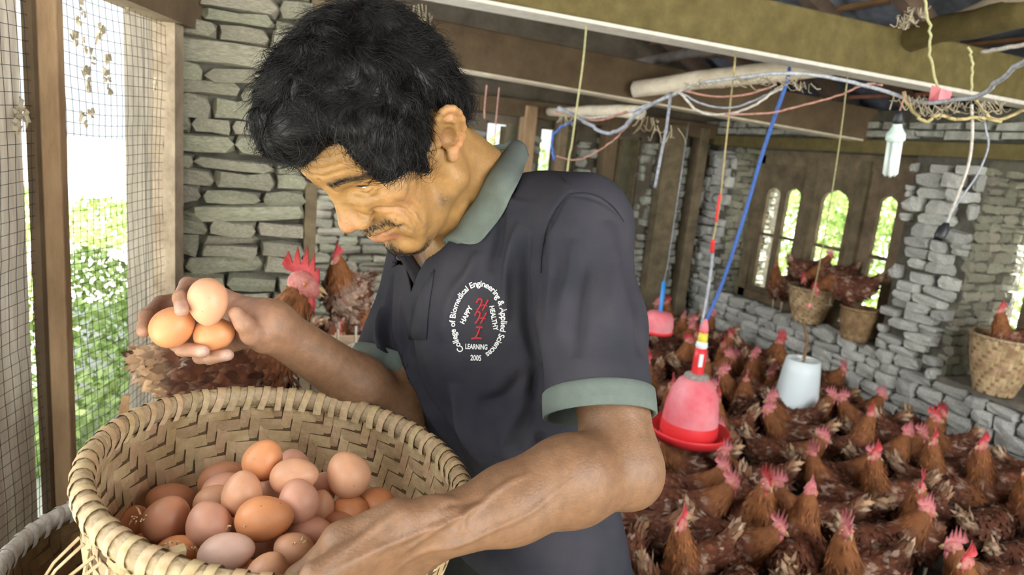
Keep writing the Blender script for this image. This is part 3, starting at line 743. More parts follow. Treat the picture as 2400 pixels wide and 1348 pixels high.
# scalp darkens under the hair
_th = [0, 25, 32, 37, 38.5, 41, 55, 66, 72, 80, 90, 97, 108, 125, 150, 180]
_zl = [.068, .076, .075, .064, .036, .027, .008, -.013, .004, .014, .030, .038, .030, -.012, -.045, -.055]
def above_hair(P):
    th = np.degrees(np.arctan2(np.abs(P[:, 1]), P[:, 0])); return P[:, 2]-np.interp(th, _th, _zl)
HLINE = above_hair(HLc)
paint(np.clip(HLINE/.006+.3, 0, 1)*hm*(np.abs(HLc[:, 1]) < .079), (.03, .024, .02), 1)
HRR = at(480, 740, .79)
palm = np.exp(-(((BV-HRR)/.075)**2).sum(1)); paint(palm, (.62, .33, .22), .75)
NAILS = [(at(422, 724, .733), 1), (at(336, 776, .762), 0), (at(476, 822, .760), 1), (at(533, 831, .768), 1)]
for c, on in NAILS: paint(np.exp(-(((BV-c)/.0065)**2).sum(1)), (.78, .55, .46), .8*on)
me = mesh_np('body', BV, BF); set_color(me, skin)
m_skin = mat('skin', (.9, .9, .9), rough=.50, var=.20, scale=70, bump=.15, bscale=420, attr='Col', sss=.12, spec=.45)
man = empty('person', (float(_tab[0][0]), float(_tab[0][1]), 0), 'man in a charcoal polo shirt bowing over the egg basket, eggs in raised hand', 'person')
MANI = Matrix.Translation(man.location).inverted()
def mp(o, parent=None):
    """keep world placement under the person"""
    o.parent = parent or man
    if parent is None: o.matrix_parent_inverse = MANI
    return o
body = mp(link('body', me, m_skin)); BVHB = BVHTree.FromPolygons([tuple(v) for v in BV[:0]], []) if False else None
print('body', len(BV), 'verts')
# ---- hair: a thick cap grown from the scalp plus combed strands
m_hair = mat('black_hair', (.006, .0055, .0055), rough=.48, spec=.3)
def hair_thick(P):
    x, y, z = P[:, 0], np.abs(P[:, 1]), P[:, 2]
    a = above_hair(P); e = np.clip(a/.022, 0, 1)**.7
    front = np.exp(-((x-.085)/.055)**2); crown = np.exp(-((z-.13)/.06)**2); side = np.exp(-((y-.07)/.03)**2)*np.exp(-((z-.03)/.05)**2)*np.exp(-((x-.03)/.05)**2)
    back = np.exp(-((x+.09)/.05)**2)*.4
    t = .009+.016*front+.008*crown+.008*side+.004*back
    return t*e
hv = (HLINE > 0) & (np.abs(HLc) < .2).all(1) & (np.abs(HLc[:, 1]) < .080) & (HLc[:, 2] > -.06)
keep = hv[BF].all(1); Fh = BF[keep]; used = np.unique(Fh); remap = -np.ones(len(BV), int); remap[used] = np.arange(len(used)); Fh = remap[Fh]
BNs = vnormals(BV, BF)
Ph = HLc[used]; Nh = (BNs @ HR)[used]
lump = np.array([noise.noise(Vector(p*28))*.0095+noise.noise(Vector(p*70))*.0060 for p in Ph])
th_ = hair_thick(Ph); dirs = Nh+np.array([.25, 0, -.1])*np.clip(Ph[:, :1]/.1, 0, 1); dirs /= np.linalg.norm(dirs, axis=1, keepdims=True)
Pc = Ph+dirs*(th_*(1+0)+lump*np.clip(th_/.012, 0, 1)+.0006)[:, None]
Vh = Pc @ HR.T+HT; Vh = smooth_mesh(Vh, Fh, 3, .5)
hair = mp(link('hair', mesh_np('hair', Vh, Fh), m_hair)); hair['label'] = 'short wavy black hair'
NhW = vnormals(Vh, Fh)
hb = BVHTree.FromPolygons([tuple(v) for v in Vh], [tuple(map(int, f)) for f in Fh])
PcL = (Vh-HT) @ HR
def strands():
    n = 15000; idx = rng.integers(0, len(Vh), n)
    edge = np.where(above_hair(Ph) < .012)[0]; idx = np.concatenate([idx, rng.choice(edge, 3000)])
    n = len(idx); P = Vh[idx].copy(); L = PcL[idx]
    whorl = np.array([-.055, .01, .13])
    T = L-whorl; T = T/np.linalg.norm(T, axis=1, keepdims=True)+np.array([.35, 0, -.15])
    ang = np.array([noise.noise(Vector(p*22))*2.3+noise.noise(Vector(p*55+Vector((5, 5, 5))) if False else Vector(p*55))*1.3 for p in L])
    T = T @ HR.T; st = .0048; m = 7; out = np.zeros((n, m, 3)); N = NhW[idx]; curl = rng.uniform(-.5, .5, n)
    lenf = rng.uniform(.5, 1.25, n); lift = rng.uniform(.0002, .0040, n)+(rng.random(n) < .22)*rng.uniform(.003, .013, n)
    for k in range(m):
        out[:, k] = P+N*(lift*(k/(m-1)))[:, None]*(1.2)
        T = T-N*(T*N).sum(1)[:, None]; T /= np.linalg.norm(T, axis=1, keepdims=True)+1e-9
        B = np.cross(N, T); a = (ang if k == 0 else curl*.55)
        T = T*np.cos(a)[:, None]+B*np.sin(a)[:, None]
        P = P+T*(st*lenf)[:, None]
        for i in range(n):
            h = hb.find_nearest(Vector(P[i]), .02)
            if h[0] is not None: P[i] = h[0]; N[i] = h[1] if h[1].dot(Vector(N[i])) > 0 else N[i]
    w0 = rng.uniform(.00028, .00055, n)
    d = np.diff(out, axis=1, append=out[:, -1:]*2-out[:, -2:-1]); d /= np.linalg.norm(d, axis=2, keepdims=True)+1e-9
    s1 = np.cross(d, NhW[idx][:, None, :]); s1 /= np.linalg.norm(s1, axis=2, keepdims=True)+1e-9; s2 = np.cross(d, s1)
    taper = np.linspace(1, .15, m)[None, :, None]*w0[:, None, None]
    V = np.stack([out+s1*taper, out-s1*taper*.5+s2*taper*.8, out-s1*taper*.5-s2*taper*.8], 2).reshape(-1, 3)
    base = (np.arange(n)*m*3)[:, None, None]; k = (np.arange(m-1)*3)[None, :, None]; F = []
    for a, b in ((0, 1), (1, 2), (2, 0)):
        F.append(np.stack(np.broadcast_arrays(base+k+a, base+k+b, base+k+3+b, base+k+3+a), -1).reshape(-1, 4))
    return V, np.vstack(F)
SV, SF = strands()
o = link('hair_strands', mesh_np('hair_strands', SV, SF), m_hair, hair); o['kind'] = 'stuff'
# loose beard hairs on chin and moustache are pigment on the skin; eyes
m_eye = mat('eye_white', (.78, .74, .68), rough=.2)
for s in (1, -1):
    b = MB(); b.lathe([(.0118*math.sin(t), .0118*math.cos(t)) for t in np.linspace(0.01, math.pi-.01, 12)], 16, c=hp(.0715, s*.0335, .0098))
    e = mp(b.build('eye', m_eye, None, True))

# short hairs of brows, moustache and chin
def bristles(name, poly, w, n, ln, dirl, seed, both_=True):
    r_ = np.random.default_rng(seed); b = MB(); k = np.where(hm)[0]; L_ = HLc[k]
    for s in ((1, -1) if both_ else (1,)):
        pl = spline([(x, s*y, z) for x, y, z in poly], 6)
        for i in range(n):
            p = pl[r_.integers(0, len(pl))]+r_.normal(size=3)*w; j = k[np.argmin(((L_-p)**2).sum(1))]
            p = HLc[j]; nn_ = BNs[j] @ HR; d = np.array(dirl)*[1, s, 1]+r_.normal(size=3)*.35; d = d-nn_*(d @ nn_); d /= np.linalg.norm(d)+1e-9
            l = ln*r_.uniform(.5, 1.2); q = [p+nn_*.0001, p+d*l*.5+nn_*l*.25, p+d*l+nn_*l*.30]
            b.tube([hp(*v) for v in q], [.00022, .0002, .00008], 3, False)
    o = mp(b.build(name, m_hair, None, True)); o['kind'] = 'stuff'
bristles('eyebrows', [(.1004, .0155, .0345), (.0962, .0306, .0370), (.0876, .0459, .0345), (.081, .054, .032)], .0018, 75, .0070, (-.1, .8, .25), 1)
bristles('moustache', [(.1000, .0, -.0500), (.0930, .013, -.0460), (.0878, .0330, -.0420), (.0830, .0450, -.0460)], .0034, 110, .0040, (.2, .35, -.8), 2)
bristles('beard', [(.0900, .0, -.0985), (.0885, .0150, -.1030), (.0755, .0324, -.1060)], .0060, 170, .0045, (.3, 0, -.8), 3)

for s in (1, -1):
    b = MB(); b.tube([hp(*eyep(t, s, .0026, .0008)) for t in np.linspace(-.012, .0135, 9)], [.0003]+[.0007]*7+[.0003], 5); mp(b.build('eyelashes', m_hair, None, True))
    b = MB(); b.lathe([(.0055*math.sin(t), .0055*math.cos(t)) for t in np.linspace(.05, 3.09, 8)], 12, c=hp(.0785, s*.0330, .0085)); mp(b.build('iris', mat('iris', (.03, .018, .010), rough=.15) if s > 0 else bpy.data.materials['iris'], None, True))
# ---- polo shirt, trousers, cuffs, collar, print
m_shirt = mat('charcoal_pique', (.020, .0215, .031), rough=.92, col2=(.041, .039, .047), scale=7, bump=.25, bscale=900, spec=.2, detail=3)
m_rib = mat('grey_green_rib', (.125, .150, .132), rough=.85, var=.12, scale=30, bump=.3, bscale=1400, spec=.2)
m_trouser = mat('dark_trouser', (.018, .019, .018), rough=.9, var=.3, scale=9, bump=.2, bscale=500, spec=.2)
cuf_l = at(1402, 930, .728); cuf_r = at(915, 842, 1.005)
ax_l = cuf_l-at(1378, 560, .80); ax_l /= np.linalg.norm(ax_l)
ax_r = cuf_r-P_sh_r; ax_r /= np.linalg.norm(ax_r)
def build_shirt():
    G = Field((.05, .40, .80), (.70, 1.20, 1.47), .0030)
    G.apply(torso_fn(0.0), TLO, THI, 0)
    for p in (P_sh_l, P_sh_r):
        G.cone(P_neck+np.array([0, 0, -.034]), p+np.array([0, 0, -.004]), .052, .050, .05)
    G.cone(at(1362, 525, .81), at(1388, 760, .765), .054, .0555, .035)
    G.cone(at(1388, 760, .765), cuf_l+ax_l*.05, .0560, .0575, .02)
    G.cone(P_sh_r, cuf_r+ax_r*.05, .055, .052, .035)
    G.ell(at(1075, 720, .875), (.045, .05, .09), .05)
    G.ell(at(1235, 560, .85), (.04, .05, .07), .05)
    V, F = G.mesh(); del G.D
    return smooth_mesh(V, F, 4, .5), F
SHV, SHF = build_shirt()
SHN = vnormals(SHV, SHF)
def make_bvh(V, F): return BVHTree.FromPolygons([tuple(v) for v in V], [tuple(map(int, f)) for f in F])
sb = make_bvh(SHV, SHF)
def snap(b, px, py, off=0.0):
    r = ray(px, py); h = b.ray_cast(Vector(CAM), Vector(r/np.linalg.norm(r)))
    if h[0] is None: return None
    n = np.array(h[1]); n = n if n @ r < 0 else -n
    return np.array(h[0])+n*off
def sp(pts): return [q for q in (snap(sb, *p) for p in pts) if q is not None]
FOLDS = [([(1330, 452), (1300, 500), (1275, 570), (1268, 640), (1268, 720)], .0035, -.0028), ([(1325, 455), (1380, 462), (1430, 485), (1470, 530)], .0022, -.0016),
         ([(1240, 392), (1300, 398), (1325, 425), (1338, 452)], .0022, .0014),
         ([(1240, 540), (1228, 640), (1236, 760), (1262, 850)], .0075, -.0060), ([(1215, 520), (1190, 640), (1185, 760)], .0070, .0045),
         ([(1262, 760), (1255, 900), (1230, 1000)], .0090, -.0060), ([(1175, 470), (1165, 560), (1150, 640)], .0080, -.0045),
         ([(1120, 590), (1100, 640), (1060, 700), (1040, 800)], .0080, .0040),
         ([(985, 690), (965, 790), (985, 900), (1050, 1010), (1110, 1120)], .0070, -.0060), ([(940, 700), (950, 820), (1000, 940), (1060, 1050)], .0070, .0060), 
         ([(920, 640), (905, 760), (930, 860), (965, 960)], .0070, -.0060), ([(890, 720), (890, 800), (920, 880)], .006, .005),
         ([(1060, 900), (1085, 1000), (1130, 1090)], .0100, .0055), ([(1250, 930), (1200, 1000), (1180, 1080)], .0120, .0060),
         ([(1330, 990), (1260, 1030), (1190, 1040)], .0090, -.0060), ([(1350, 1020), (1290, 1060), (1240, 1070)], .0080, .0050),
         ([(1230, 870), (1180, 930), (1120, 950)], .0100, -.0045), ([(1420, 520), (1440, 640), (1420, 760)], .0120, .0040), ([(1345, 560), (1330, 680), (1310, 800)], .0090, .0035),
         ([(1370, 600), (1360, 720), (1350, 840)], .0080, -.0035), ([(1460, 600), (1490, 720), (1500, 840)], .0080, -.0030), ([(1285, 520), (1300, 640), (1290, 760)], .008, .004)]
Dd = np.zeros(len(SHV))
for pl, w, a in FOLDS:
    q = sp(pl)
    if len(q) > 1: Dd += crease(SHV, SHN, q, w*.85, a*2.3)
Dd += np.array([noise.noise(Vector(p*11)) for p in SHV])*.0030+np.array([noise.noise(Vector((p[0]*30, p[1]*30, p[2]*14))) for p in SHV])*.0012
SHV = SHV+SHN*Dd[:, None]; SHV = smooth_mesh(SHV, SHF, 2, .5)
# openings: clip by scalar fields
def clip(V, F, c, g, snapmax=.006):
    """keep c>0 and slide the rim onto c=0"""
    kv = c > 0; kf = kv[F].any(1); F2 = F[kf]
    rim = np.unique(F2[~kv[F2]]); V = V.copy()
    stp = -c[rim]; m = stp < snapmax*1.5
    V[rim] += g[rim]*np.minimum(stp, snapmax)[:, None]
    u = np.unique(F2); mp_ = -np.ones(len(V), int); mp_[u] = np.arange(len(u)); return V[u], mp_[F2]
# cuffs
for cc, ax in ((cuf_l, ax_l), (cuf_r, ax_r)):
    rel = SHV-cc; t = rel @ ax; rad = np.linalg.norm(rel-t[:, None]*ax, axis=1)
    td = torso_fn(0.0)(SHV[:, 0], SHV[:, 1], SHV[:, 2])
    c = np.where((rad < .085) & (t > -.05) & (t < .2) & (td > .012), -t, 1.0)
    c = np.where(c < -.5, 1, c); SHV, SHF = clip(SHV, SHF, c, -np.tile(ax, (len(SHV), 1)))
zh = at(1300, 1300, .95)[2]
HEMZ = zh-.01
SHV, SHF = clip(SHV, SHF, SHV[:, 2]-HEMZ, np.tile([0, 0, 1.], (len(SHV), 1)))
# neck opening: above a tilted plane through the collar line
na = at(1205, 372, .955); nb_ = at(1045, 570, .845); ncn = at(962, 598, .965)
nn = np.cross(nb_-na, ncn-na); nn /= np.linalg.norm(nn); nn = nn if nn[2] > 0 else -nn
rel = SHV-na; c = -(rel @ nn)
near_neck = np.linalg.norm((SHV-(na+nb_)/2)*[1, 1, .6], axis=1) < .16
SHV, SHF = clip(SHV, SHF, np.where(near_neck, c, 1), -np.tile(nn, (len(SHV), 1)))
# V of the open placket, cut through the chest side only
vt = at(984, 692, .90); e1 = nb_-vt; e2 = ncn-vt; vn = np.cross(e1, e2); vn /= np.linalg.norm(vn)
i1 = np.cross(vn, e1); i1 /= np.linalg.norm(i1); i1 = i1 if i1 @ e2 > 0 else -i1
i2 = np.cross(vn, e2); i2 /= np.linalg.norm(i2); i2 = i2 if i2 @ e1 > 0 else -i2
rel = SHV-vt; d1 = rel @ i1; d2 = rel @ i2; inside = np.minimum(d1, d2); dd = np.abs(rel @ vn)
c = np.where((dd < .09) & (np.linalg.norm(rel, axis=1) < .2), -inside, 1.0); g = np.where((d1 < d2)[:, None], -i1, -i2)
SHV, SHF = clip(SHV, SHF, c, g)
shirt = mp(link('polo_shirt', mesh_np('polo_shirt', SHV, SHF), m_shirt)); shirt['label'] = 'charcoal polo shirt with grey-green collar and cuffs'
md = shirt.modifiers.new('thick', 'SOLIDIFY'); md.thickness = .0022; md.offset = -1
sb = make_bvh(SHV, SHF)
cuf_l_ = cuf_l-ax_l*.004; cuf_r_ = cuf_r-ax_r*.004
# ribbed cuffs: grid rings around the sleeve ends, fine ribs as relief
def cuff(cc, ax, Vs, w, lift, name, flare=0.0):
    rel = Vs-cc; t = rel @ ax; m = (np.abs(t) < .012)
    a = np.cross(ax, [0, 0, 1.]); a /= np.linalg.norm(a); b = np.cross(ax, a)
    P = rel[m]; an = np.arctan2(P @ b, P @ a); rr = np.hypot(P @ b, P @ a); ok = rr < (.061 if cc is cuf_r_ else .070); an, rr = an[ok], rr[ok]
    n = 300; th = np.linspace(-math.pi, math.pi, n, endpoint=False)
    prof = np.array([np.average(rr, weights=np.exp(-((np.angle(np.exp(1j*(an-q))))/.16)**2)+1e-9) for q in th])
    V = []; F = []; rows = [(-.002, .0005), (0, .0022), (w*.25, .0026), (w*.6, .0026), (w*.97, .0024), (w, .0005), (w*.95, -.0018), (0, -.0018)]
    for j, (z, o_) in enumerate(rows):
        for i, q in enumerate(th):
            r_ = prof[i]+o_+flare*max(z, 0)+(.00045*math.sin(i*math.pi) if False else (.0005 if i % 2 else 0)*(1 if 0 < j < 6 else 0))+lift
            V.append(cc+ax*z+(a*math.cos(q)+b*math.sin(q))*r_)
    for j in range(len(rows)-1):
        for i in range(n): F.append((j*n+i, j*n+(i+1) % n, (j+1)*n+(i+1) % n, (j+1)*n+i))
    o = link(name, mesh_np(name, V, F), m_rib, shirt); return o
cuff(cuf_l_, ax_l, SHV, .0255, 0, 'sleeve_cuff', .0)['label'] = 'grey-green ribbed sleeve cuff'
cuff(cuf_r_, ax_r, SHV, .026, 0, 'sleeve_cuff', .0)
# collar: near leaf folded down over the shirt, far leaf and stand
def leaf(inner, outer, name, thick=.0024, off=.004):
    I = spline(inner, 8); O = spline(outer, 8); n = min(len(I), len(O)); I = I[np.linspace(0, len(I)-1, n).astype(int)]; O = O[np.linspace(0, len(O)-1, n).astype(int)]
    m = 10; V = []
    for i in range(n):
        for j in range(m):
            t = j/(m-1); p = I[i]*(1-t)+O[i]*t
            out = np.cross(O[i]-I[i], I[min(i+1, n-1)]-I[max(i-1, 0)]); out /= np.linalg.norm(out)+1e-9
            if out @ (CAM-p) < 0: out = -out
            p = p+out*(.007*math.sin(math.pi*min(1, t*1.1))**.8+.0014*math.sin(i*.55+t*2.2))
            V.append(p)
    F = [(i*m+j, i*m+j+1, (i+1)*m+j+1, (i+1)*m+j) for i in range(n-1) for j in range(m-1)]
    o = link(name, mesh_np(name, np.array(V), np.array(F)), m_rib, shirt)
    md = o.modifiers.new('t', 'SOLIDIFY'); md.thickness = thick; md.offset = 0; return o
def so(px, py, dflt, off=.005):
    q = snap(sb, px, py, off); return q if q is not None and abs(np.linalg.norm(q-CAM)-dflt) < .12 else at(px, py, dflt)
kb = make_bvh(BV, BF)
def fr(px, py, dflt, off=.004, lim=.16):
    """point in front of cloth and skin along the sight line"""
    best = dflt; r = ray(px, py)
    for bb_ in (sb, kb):
        h = bb_.ray_cast(Vector(CAM), Vector(r/np.linalg.norm(r)))
        if h[0] is not None:
            d_ = (np.linalg.norm(np.array(h[0])-CAM)/np.linalg.norm(r))-off
            if d_ < best and d_ > dflt-lim: best = d_
    return CAM+r*best
inner = [at(1200, 330, .965), fr(1168, 375, .93), fr(1135, 430, .90), fr(1098, 492, .88), fr(1068, 535, .87), fr(1045, 566, .865)]
outer = [at(1238, 366, .955), fr(1222, 412, .93), fr(1196, 465, .92), fr(1168, 515, .91), fr(1140, 553, .90), fr(1112, 571, .90), fr(1080, 571, .90), fr(1047, 568, .90)]
co = leaf(inner, outer, 'collar'); co['label'] = 'faded grey-green collar leaf'
# back stand of the collar, from behind the neck to the far side
def strip(lo, hi, name, mt, th=.002):
    L = spline(lo, 6); H = spline(hi, 6); n = min(len(L), len(H)); V = []; m = 4
    for i in range(n):
        for j in range(m): V.append(L[i]+(H[i]-L[i])*j/(m-1))
    F = [(i*m+j, i*m+j+1, (i+1)*m+j+1, (i+1)*m+j) for i in range(n-1) for j in range(m-1)]
    o = link(name, mesh_np(name, np.array(V), np.array(F)), mt, shirt); md = o.modifiers.new('t', 'SOLIDIFY'); md.thickness = th; md.offset = 0; return o
strip([at(1050, 582, .850), at(1075, 545, .862), at(1105, 500, .875), at(1140, 440, .905), at(1172, 392, .945), at(1200, 362, .985), at(1190, 352, 1.03), at(1140, 352, 1.06)],
      [at(1045, 566, .838), at(1068, 535, .842), at(1098, 492, .855), at(1135, 430, .885), at(1168, 375, .925), at(1200, 330, .97), at(1175, 338, 1.03), at(1125, 345, 1.06)], 'collar_stand', m_rib)
# far collar leaf beside the open neck, its button
strip([at(985, 690, .898), at(968, 660, .905), at(950, 625, .925), at(930, 596, .95)], [at(1000, 672, .905), at(992, 640, .92), at(975, 612, .94), at(962, 590, .96)], 'far_collar_leaf', m_shirt, .0025)
# placket edges
L_ = [(984, 690), (978, 715), (971, 742), (965, 768), (960, 794)]; R_ = [(1020, 632), (1014, 672), (1008, 712), (1004, 752), (1001, 794)]
V_ = []
for (x0, y0), (x1, y1) in zip(L_, R_):
    for j in range(6):
        t = j/5; V_.append(so(x0+(x1-x0)*t, y0+(y1-y0)*t, .9, .0022 if 0 < j < 5 else .0012))
o = link('placket', mesh_np('placket', np.array(V_), np.array([(i*6+j, i*6+j+1, (i+1)*6+j+1, (i+1)*6+j) for i in range(4) for j in range(5)])), m_shirt, shirt)
md = o.modifiers.new('t', 'SOLIDIFY'); md.thickness = .0018; md.offset = 0
b = MB(); c_ = so(938, 602, .95, .004); b.add(*[None]*0) if False else None
m_btn = mat('dark_button', (.02, .02, .025), rough=.3)
dn = CAM-c_; dn /= np.linalg.norm(dn); aa = np.cross(dn, [0, 0, 1.]); aa /= np.linalg.norm(aa); bb = np.cross(dn, aa); Mr = np.stack([aa, bb, dn], 1)
b.lathe([(.0001, .0012), (.0035, .0015), (.0052, .0022), (.0058, .0012), (.0055, 0), (.0001, 0)], 20, Mr, c_); b.build('button', m_btn, shirt, True)
m_seam = mat('seam_thread', (.006, .006, .009), rough=.9)
for pl in ([(1338, 455), (1318, 472), (1298, 500), (1280, 540), (1270, 590), (1267, 640)], [(1338, 455), (1370, 453), (1405, 462), (1438, 486), (1462, 520)], [(1244, 395), (1275, 392), (1300, 402), (1322, 425), (1338, 455)], [(1274, 925), (1310, 916), (1360, 908), (1420, 903), (1480, 902), (1524, 903)]):
    q = sp(pl); q = [np.array(v) for v in q]
    if len(q) > 2: b = MB(); b.tube(spline(q, 5), .0010, 5); b.build('seam', m_seam, shirt, True)
# ---- printed emblem on the chest: lettering laid onto the cloth
m_white = mat('white_print', (.62, .64, .64), rough=.8, spec=.2); m_red = mat('red_print', (.38, .035, .045), rough=.8, spec=.2)
def glyph(txt, bold=.02, shear=0.0):
    cu = bpy.data.curves.new('t', 'FONT'); cu.body = txt; cu.size = 1; cu.offset = bold; cu.shear = shear; cu.resolution_u = 3; cu.align_x = 'CENTER'
    o = bpy.data.objects.new('t', cu); C.objects.link(o); dg = bpy.context.evaluated_depsgraph_get(); me = bpy.data.meshes.new_from_object(o.evaluated_get(dg))
    V = np.array([v.co[:2] for v in me.vertices]) if len(me.vertices) else np.zeros((0, 2)); F = [tuple(p.vertices) for p in me.polygons]
    w = o.dimensions[0]; bpy.data.objects.remove(o); return V, F, w
def put(b, txt, cx_, cy_, ang, h, sx=1.0, bold=.02, shear=0.0):
    V, F, w = glyph(txt, bold, shear)
    if not len(V): return
    ca, sa = math.cos(ang), math.sin(ang); out = []
    for x, y in V:
        x, y = x*h*sx, (y-.36)*h; X_, Y_ = cx_+x*ca+y*sa, cy_+x*sa-y*ca
        q = snap(sb, X_, Y_, .0009)
        out.append(q if q is not None else at(X_, Y_, .84))
    b.add(out, F)
b = MB(); txt = 'College of Biomedical Engineering & Applied Sciences'
cw = [glyph('n'+ch+'n', .02)[2]-glyph('nn', .02)[2] for ch in txt]; tot = sum(cw)
Ex = lambda t: (1124+61*math.sin(t)+4*math.cos(t)-3, 752-88*math.cos(t)+2*math.sin(t))
ts = np.linspace(math.radians(-146), math.radians(157), 800); P2 = np.array([Ex(t) for t in ts]); s_ = np.concatenate([[0], np.cumsum(np.linalg.norm(np.diff(P2, axis=0), axis=1))])
sc = s_[-1]/tot; run = 0
for ch, w in zip(txt, cw):
    sm = (run+w/2)*sc; run += w; i = int(np.clip(np.searchsorted(s_, sm), 1, 798)); x, y = P2[i]; t = P2[min(i+1, 799)]-P2[i-1]
    if ch != ' ': put(b, ch, x, y, math.atan2(t[1], t[0]), 20, sc/20*1.0, .022)
b.build('white_lettering', m_white, shirt)
for wd, x, y, an, h, sx in (('HAPPY', 1093, 738, -62, 16, .92), ('HEALTHY', 1158, 745, 80, 16, .84), ('LEARNING', 1117, 812, 2, 16.5, .66), ('2005', 1116, 838, 3, 18, .72)):
    b = MB(); put(b, wd, x, y, math.radians(an), h, sx, .03); b.build('white_lettering', m_white, shirt)
b = MB()
def stroke(pts, w):
    q = spline([so(x, y, .84, .0006) for x, y in pts], 5); b.tube(q, w, 5)
for (ox, oy) in ((1131, 715), (1127, 745)):
    stroke([(ox-14, oy-5), (ox-9, oy-14), (ox-1, oy-12), (ox-5, oy+2), (ox-13, oy+13)], .0011)
    stroke([(ox+14, oy-13), (ox+7, oy), (ox, oy+13)], .0011); stroke([(ox-8, oy+3), (ox+2, oy), (ox+12, oy+2)], .0009)
stroke([(1116, 768), (1124, 766), (1132, 768)], .0011); stroke([(1125, 768), (1120, 782), (1113, 793)], .0012); stroke([(1105, 794), (1116, 792), (1130, 793)], .0012)
b.build('red_initials', m_red, shirt)
# ---- trousers and shoes
def build_trousers():
    G = Field((.15, .45, 0.02), (.75, 1.10, HEMZ+.07), .006)
    tops = [np.interp(_z[0], _z, _tab[:, 0]), np.interp(_z[0], _z, _tab[:, 1])]
    pc_ = np.array([tops[0], tops[1], HEMZ])
    G.apply(lambda x, y, z: torso_fn(-.004)(x, y, z), TLO, THI, 0)
    hipc = np.array([_tab[0][0], _tab[0][1], _z[0]-.02])
    G.ell(hipc, (.155, .155, .11), .05)
    for s in (1, -1):
        h_ = hipc+TL*s*.075; k_ = np.array([hipc[0], hipc[1], .45])+TL*s*.10+TF*.03; a_ = np.array([hipc[0], hipc[1], .06])+TL*s*.11
        G.cone(h_, k_, .092, .070, .04); G.cone(k_, a_, .070, .058, .03)
    V, F = G.mesh(); return smooth_mesh(V, F, 4), F, hipc
TV, TFa, hipc = build_trousers()
TN_ = vnormals(TV, TFa); TV = TV+TN_*(np.array([noise.noise(Vector((p[0]*14, p[1]*14, p[2]*7))) for p in TV])*.006)[:, None]
TV, TFa = clip(TV, TFa, HEMZ+.05-TV[:, 2], np.tile([0, 0, -1.], (len(TV), 1)))
mp(link('trousers', mesh_np('trousers', TV, TFa), m_trouser))
m_shoe = mat('brown_sandal', (.05, .03, .02), rough=.7)
for s in (1, -1):
    c_ = np.array([hipc[0], hipc[1], 0])+TL*s*.11; G = Field(c_-np.array([.25, .25, .0]), c_+np.array([.25, .25, .12]), .005)
    G.ell(c_+TF*.02+np.array([0, 0, .035]), (.06, .05, .045), .0); G.cone(c_-TF*.03+np.array([0, 0, .03]), c_+TF*.14+np.array([0, 0, .028]), .038, .034, .03)
    V, F = G.mesh(); V[:, 2] = np.maximum(V[:, 2], .001); mp(link('shoe', mesh_np('shoe', V, F), m_shoe))
